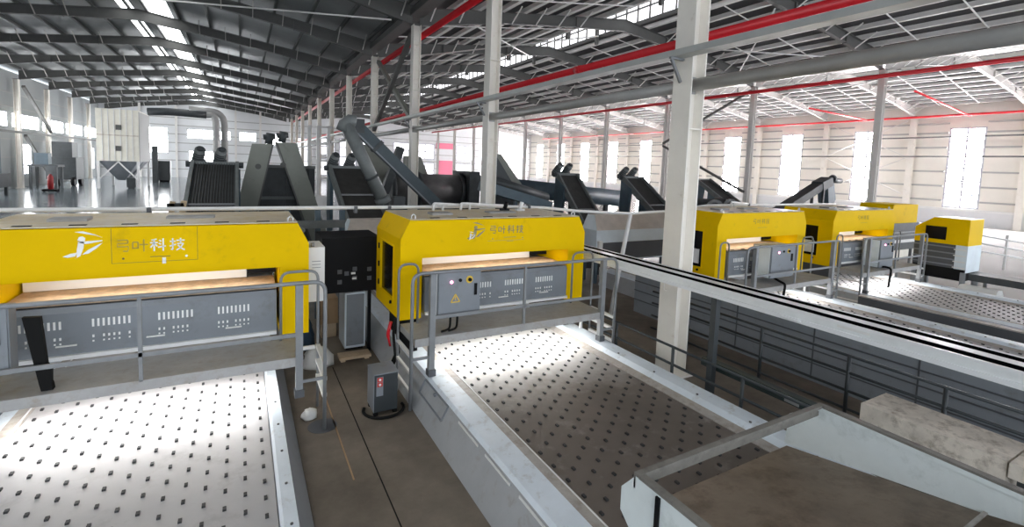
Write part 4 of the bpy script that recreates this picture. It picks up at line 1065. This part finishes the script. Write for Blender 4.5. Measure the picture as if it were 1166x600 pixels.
# auger tube and box chute
t = thing('auger_tube', 'grey round auger tube rising to the left before the box chute', 'auger', (3.6, 14.0, 0))
a = at_y(394, 141, 14.0); b = at_y(437, 230, 14.0)
part('tube', MB('steel_mid').cyl(a, b, .18, 16), t)
dv = (b-a).normalized()
part('collar', MB('steel_dark').cyl(a+(b-a)*.66, a+(b-a)*.69, .2, 16), t)
part('tail_drum', MB('steel_mid').cyl(b-dv*.15, b+dv*.03, .225, 16), t)
part('head_elbow', MB('steel_mid').tube([a-Vector((.10,0,.2)), a-Vector((.04,0,.02)), a+Vector((.10,0,.10)), a+Vector((.25,0,.08))], .175, 14), t)
part('drive_box', MB('steel_dark').box(b.x+.26, b.x+.6, 13.85, 14.15, b.z-.12, b.z+.17), t)
part('stand', MB('steel_blue').box(b.x+.30, b.x+.44, 13.93, 14.07, 0, b.z-.1), t)
t = thing('box_chute', 'long dark blue box chute falling to the right behind the auger tube', 'chute', (5.5, 17.2, 0))
a = at_y(405, 143, 17.2); b = at_y(500, 236, 17.2)
part('chute_body', MB('chute_blue').beam(a, b, .40, .40, up=(0,0,1)), t)
part('top_edge', MB('panel').beam(a+Vector((-.1,-.205,-.16)), b+Vector((-.1,-.205,-.16)), .02, .05), t, 'paler lower edge')
part('joint_collar', MB('steel_dark').beam(a+(b-a)*.22, a+(b-a)*.25, .45, .46), t)
part('head_box', MB('steel_dark').box(a.x-.25, a.x+.25, 16.95, 17.45, a.z-.25, a.z+.22), t)
part('stand', MB('steel_blue').box(b.x-.3, b.x-.15, 17.1, 17.3, 0, b.z-.1), t)
# trommel drum
t = thing('trommel_drum', 'large dark rotating drum lying crosswise behind the cream columns', 'drum', (8.3, 24, 0))
a = at_y(442, 216, 24.5); b = at_y(531, 216, 24.5)
zc = (a.z+b.z)/2
part('shell', MB('drum').cyl((a.x, 24.5, zc), (b.x-.3, 24.5, zc), .84, 24), t)
for x in (a.x+.1, a.x+1.5, b.x-.5): part('ring', MB('steel_dark').cyl((x-.12, 24.5, zc), (x+.12, 24.5, zc), .95, 24), t)
part('end_cover', MB('steel_dark').box(b.x-.35, b.x+.25, 23.3, 25.7, .3, zc+1.05), t)
part('cradle', MB('steel_blue').box(a.x-.2, b.x+.2, 23.7, 25.3, .6, zc-.95).box(a.x, a.x+.2, 23.8, 24, 0, .6).box(b.x-.4, b.x-.2, 23.8, 24, 0, .6), t)
part('drive_motor', MB('steel_dark').cyl((b.x+.25, 24.3, zc+.55), (b.x+.9, 24.3, zc+.55), .3, 12), t)
t = thing('chute_casing', 'dark slanting casing beside the left end of the drum', 'conveyor casing', (a.x, 23, 0))
p = at_y(437, 222, 23); q = at_y(456, 168, 23)
part('casing', MB('steel_dark').beam(p, q, .35, .35), t); part('foot', MB('steel_dark').box(p.x-.2, p.x+.2, 22.8, 23.2, 0, p.z), t)
for (u0, v0, u1, v1, yy, w, lb) in ((422, 165, 445, 205, 26, .9, 'grey olive casing standing behind the auger tube'), (470, 178, 486, 205, 27, .95, 'olive casing above the drum beside the third column')):
    p = at_y(u0, v0, yy); q = at_y(u1, v1, yy)
    t = thing('chute_casing', lb, 'conveyor casing', (p.x, yy, 0), 'olive conveyor casings')
    part('casing', MB('khaki').prism([(p.x-w*.5, p.z), (p.x+w*.4, p.z), (q.x+.1, q.z), (q.x+.2, 0), (q.x-w-.4, 0)], 'y', yy-.3, yy+.3), t)
# conveyors between second column and the incline
t = thing('belt_conveyor', 'dark teal cross conveyor right of the second cream column', 'conveyor', (9.5, 16, 0))
p = at_y(550, 212, 16.0); q = at_y(622, 234, 16.0)
part('trough', MB('steel_blue').beam(p, q, .8, .35), t)
part('cover', MB('steel_dark').cyl(p+Vector((0,0,.32)), q+Vector((0,0,.30)), .2, 10), t)
for f in (.1, .5, .9): part('leg', MB('steel_blue').box(p.x+(q.x-p.x)*f-.06, p.x+(q.x-p.x)*f+.06, 15.95, 16.07, 0, p.z+(q.z-p.z)*f), t)
t = thing('chute_casing', 'pale beige casing leaning behind the second cream column', 'conveyor casing', (9.6, 18.5, 0))
p = at_y(565, 176, 18.5); q = at_y(592, 212, 18.5)
part('casing', MB('khaki').prism([(p.x-.45, p.z+.1), (p.x+.1, p.z), (q.x, q.z), (q.x, 0), (q.x-.5, 0), (q.x-.75, q.z)], 'y', 18.2, 18.8), t)
part('dark_side', MB('steel_dark').prism([(p.x-.5, p.z+.05), (p.x-.3, p.z), (q.x-.55, q.z), (q.x-.6, 0), (q.x-1.2, 0)], 'y', 18.0, 18.2), t)
t = thing('belt_conveyor', 'dark drum conveyor line between the two blue inclines', 'conveyor', (13.5, 18.5, 0))
p = at_y(588, 214, 19); q = at_y(706, 226, 19)
part('tube', MB('steel_blue').cyl(p, q, .42, 14), t)
for f in (.15, .5, .85): part('leg', MB('steel_dark').box(p.x+(q.x-p.x)*f-.1, p.x+(q.x-p.x)*f+.1, 18.9, 19.1, 0, p.z), t)
solo('low_machine', MB('steel_dark').box(4.2, 11.4, 13.3, 13.9, .3, 1.95).box(4.5, 6.6, 13.3, 13.9, 1.95, 2.15, 'steel_blue').box(4.4, 4.6, 13.4, 13.6, 0, .3).box(11.1, 11.3, 13.4, 13.6, 0, .3).box(5, 9.8, 13.22, 13.3, 1.7, 1.8, 'galv'), 'low dark conveyor housing right behind the centre yellow machine', 'machine')
mb = MB('steel_dark').box(-6, -1.5, 14.6, 15.3, .3, 1.35); mb.box(-5.6, -1.8, 14.5, 14.6, .8, .9, 'galv'); mb.box(-5.7, -5.5, 14.8, 15, 0, .3); mb.box(-2, -1.8, 14.8, 15, 0, .3)
solo('low_machine', mb, 'low dark frame behind the left yellow machine', 'machine')
t = thing('timber_trestle', 'small pale timber trestle beside the slatted conveyor', 'trestle', (-2.1, 12.0, 0))
p = at_y(190, 235, 12.0); q = at_y(213, 233, 12.0)
part('leg', MB('wood').beam((p.x-.25, 12, 0), (p.x+.1, 12, p.z+.1), .1, .1), t); part('leg', MB('wood').beam((q.x-.45, 12, 0), (q.x-.05, 12, q.z+.08), .1, .1), t); part('crossbar', MB('steel_dark').beam((p.x, 12, p.z), (q.x-.05, 12, q.z-.02), .1, .12), t)

# ------------------------------------------------------------------ far left of the hall
t = thing('dust_collector', 'big beige box dust collector on legs in the far left hall', 'dust collector', (-11.3, 65, 0))
yC = 62.8
p = at_y(108, 122, yC); q = at_y(157, 126, yC); zbx = at_y(150, 184, yC).z
xa, xb, zt = p.x, q.x, q.z
bd = MB('beige').box(xa, xb, yC, yC+6.5, zbx, zt)
for i in range(1, 7): bd.box(xa+(xb-xa)*i/7-.03, xa+(xb-xa)*i/7+.03, yC-.06, yC, zbx, zt, 'white')
bd.box(xa, xb, yC-.07, yC, (zbx+zt)/2-.05, (zbx+zt)/2+.05, 'concrete')
part('housing', bd, t, 'beige ribbed housing')
part('grey_side', MB('girt').box(xb, xb+.05, yC+.2, yC+6.5, zbx, zt-.1), t, 'grey side face')  # right side face, greyer than the rest of the housing
for v in (145, 169):
    c = at_y(135, v, yC); part('hatch', MB('rafter').box(c.x-.22, c.x+.22, yC-.1, yC, c.z-.25, c.z+.25), t, 'small dark square hatch')
hp = MB('panel'); xm = (xa+xb)/2; lo = zbx-2.0
for y0 in (yC+.1, yC+3.4):
    vs = [(xa+.1, y0, zbx), (xb-.1, y0, zbx), (xb-.1, y0+3, zbx), (xa+.1, y0+3, zbx), (xm-.3, y0+1.2, lo), (xm+.3, y0+1.2, lo), (xm+.3, y0+1.8, lo), (xm-.3, y0+1.8, lo)]
    part('hopper', MB('panel').add(vs, [(0,1,5,4),(1,2,6,5),(2,3,7,6),(3,0,4,7),(4,5,6,7),(3,2,1,0)]), t, 'grey hopper cone')
for x in (xa+.1, xb-.1):
    for y in (yC+.1, yC+6.4): part('leg', MB('white').box(x-.11, x+.11, y-.11, y+.11, 0, zbx), t)
part('cross_brace', MB('white').beam((xm, yC, zbx-.05), (xa+.1, yC, .9), .12, .12), t); part('cross_brace', MB('white').beam((xm, yC, zbx-.05), (xb-.1, yC, .9), .12, .12), t)
solo('dark_bin', MB('steel_dark').box(-10.5, -9.75, 63.2, 64.4, .1, 1.1).box(-10.4, -9.85, 63.3, 64.3, 0, .1), 'black bin under the dust collector hopper', 'bin')
t = thing('control_cabinet', 'dark blue cabinet right of the dust collector', 'cabinet', (-8.5, 78, 0))
p = at_y(180, 183, 78); q = at_y(194, 206, 78)
part('body', MB('steel_dark').box(p.x, q.x, 78, 79.5, .25, p.z), t); part('base', MB('black').box(p.x+.1, q.x-.1, 78.1, 79.4, 0, .25), t)
p = at_y(174, 166, 76); part('mast', MB('steel_dark').box(p.x-.3, p.x+.3, 77.4, 77.9, 0, p.z), t)
solo('wheeled_machine', MB('steel_dark').box(-17.6, -15.2, 66.5, 69.5, .7, 3.0).box(-17.2, -15.6, 67, 69, 3.0, 4.6, 'steel_dark').cyl((-17.4, 66.6, .5), (-17.1, 66.6, .5), .5, 12, 'black').cyl((-15.6, 66.6, .5), (-15.3, 66.6, .5), .5, 12, 'black').cyl((-17.4, 69.2, .5), (-17.1, 69.2, .5), .5, 12, 'black').cyl((-15.6, 69.2, .5), (-15.3, 69.2, .5), .5, 12, 'black'), 'dark blue wheeled machine beside the dust collector by left wall', 'machine')
solo('work_table', MB('steel_dark').box(-17.6, -15.4, 61.5, 63.6, 2.1, 2.3).box(-17.5, -17.3, 61.6, 61.8, 0, 2.1).box(-15.7, -15.5, 61.6, 61.8, 0, 2.1).box(-17.5, -17.3, 63.3, 63.5, 0, 2.1).box(-15.7, -15.5, 63.3, 63.5, 0, 2.1).box(-17.2, -16.2, 62, 63, 2.3, 3.4, 'steel_blue'), 'dark raised bench with a blue box by the left wall', 'bench')
t = thing('fire_extinguisher', 'red wheeled extinguisher at foot of the left diagonal brace', 'extinguisher', (-17.2, 64.6, 0))
p = at_y(58, 218, 57); X = p.x
t.location = (X, 57, 0); ORIG[t] = Vector((X, 57, 0))
part('cylinder', MB('red_dark').tube([(X, 57, .25), (X, 57, .3), (X, 57, 1.35), (X, 57, 1.5), (X, 57, 1.6)], [.12, .2, .2, .12, .06], 14), t)
part('cart', MB('black').box(X-.5, X+.5, 56.6, 57.4, .1, .24).cyl((X-.45, 57, .14), (X-.45, 57.1, .14), .14, 10).cyl((X+.45, 57, .14), (X+.45, 57.1, .14), .14, 10), t)
mb = MB('steel_dark').box(-17.9, -16.6, 52.3, 54.6, .6, 1.7); mb.box(-17.8, -17.6, 52.5, 52.7, 0, .6).box(-16.9, -16.7, 52.5, 52.7, 0, .6).box(-17.8, -17.6, 54.2, 54.4, 0, .6).box(-16.9, -16.7, 54.2, 54.4, 0, .6).box(-17.6, -17, 52.6, 54.2, 1.7, 4.6, 'steel_blue')
solo('floor_machine', mb, 'dark machine cut by the left picture edge before the wall', 'machine')
# dark duct under the roof and its two drop pipes
p0 = at_y(168, 127, 60); p1 = at_y(195, 127, 60); p2 = at_y(235, 131, 60); p3 = at_y(246, 140, 60); p4 = at_y(247, 185, 60)
t = thing('exhaust_duct', 'dark exhaust duct under the left roof with two pale drop pipes', 'duct', (p2.x, 60, 0))
part('main_run', MB('steel_dark').tube(bend([p0, p1, p2], 1.5), .38, 12), t)
part('drop_pipe', MB('pipe_grey').tube(bend([p2, at_y(246, 131, 60), p4, (p4.x, 60, 0)], 1.4, 6), .32, 12), t)
r0 = at_y(215, 124, 60); r1 = at_y(250, 127, 60); r2 = at_y(256, 186, 60)
part('drop_pipe', MB('pipe_grey').tube(bend([r0, (r2.x, 60.4, r1.z), (r2.x, 60.4, 0)], 1.4, 6), .32, 12), t)

# ------------------------------------------------------------------ middle hall, distance
for i, (u, lb) in enumerate(((503, 'first'), (511, 'second'))): pass
t = thing('glass_partition', 'white framed glass partition far behind the auger tube', 'partition', (5.0, 40, 0))
fr = MB('white')
for u in (352, 362, 374):
    p = at_y(u, 190, 40); fr.box(p.x-.11, p.x+.11, 39.9, 40.1, 0, 6.4)
pl_ = at_y(350, 190, 40).x; pr_ = 6.2
for z in (.9, 2.3, 3.7, 5.0, 6.3): fr.box(pl_, pr_, 39.95, 40.05, z-.08, z+.08)
fr.box(pl_, pr_, 39.97, 40.03, 0, .9)
part('frame', fr, t)

# ------------------------------------------------------------------ light
wd = bpy.data.worlds.new('World'); SC.world = wd; wd.use_nodes = True
bg = wd.node_tree.nodes['Background']; bg.inputs[0].default_value = (.85, .92, 1, 1); bg.inputs[1].default_value = 2.9

# ------------------------------------------------------------------ camera
cd = bpy.data.cameras.new('Camera'); cam = bpy.data.objects.new('Camera', cd); COL.objects.link(cam)
cd.sensor_fit = 'HORIZONTAL'; cd.sensor_width = 36; cd.lens = F/1166*36
cd.shift_y = (CY-300)/1166; cd.clip_end = 400; cd.clip_start = .05
R = Matrix((RT, -DN, -FW)).transposed()
cam.matrix_world = Matrix.Translation(CAM) @ R.to_4x4()
SC.camera = cam

SC.view_settings.view_transform = 'Standard'; SC.view_settings.look = 'None'
SC.view_settings.gamma = 1; SC.view_settings.use_curve_mapping = False
SC.view_settings.exposure = 0.28
SC.cycles.max_bounces = 8; SC.cycles.diffuse_bounces = 5; SC.cycles.use_denoising = True
SC.cycles.sample_clamp_indirect = 6
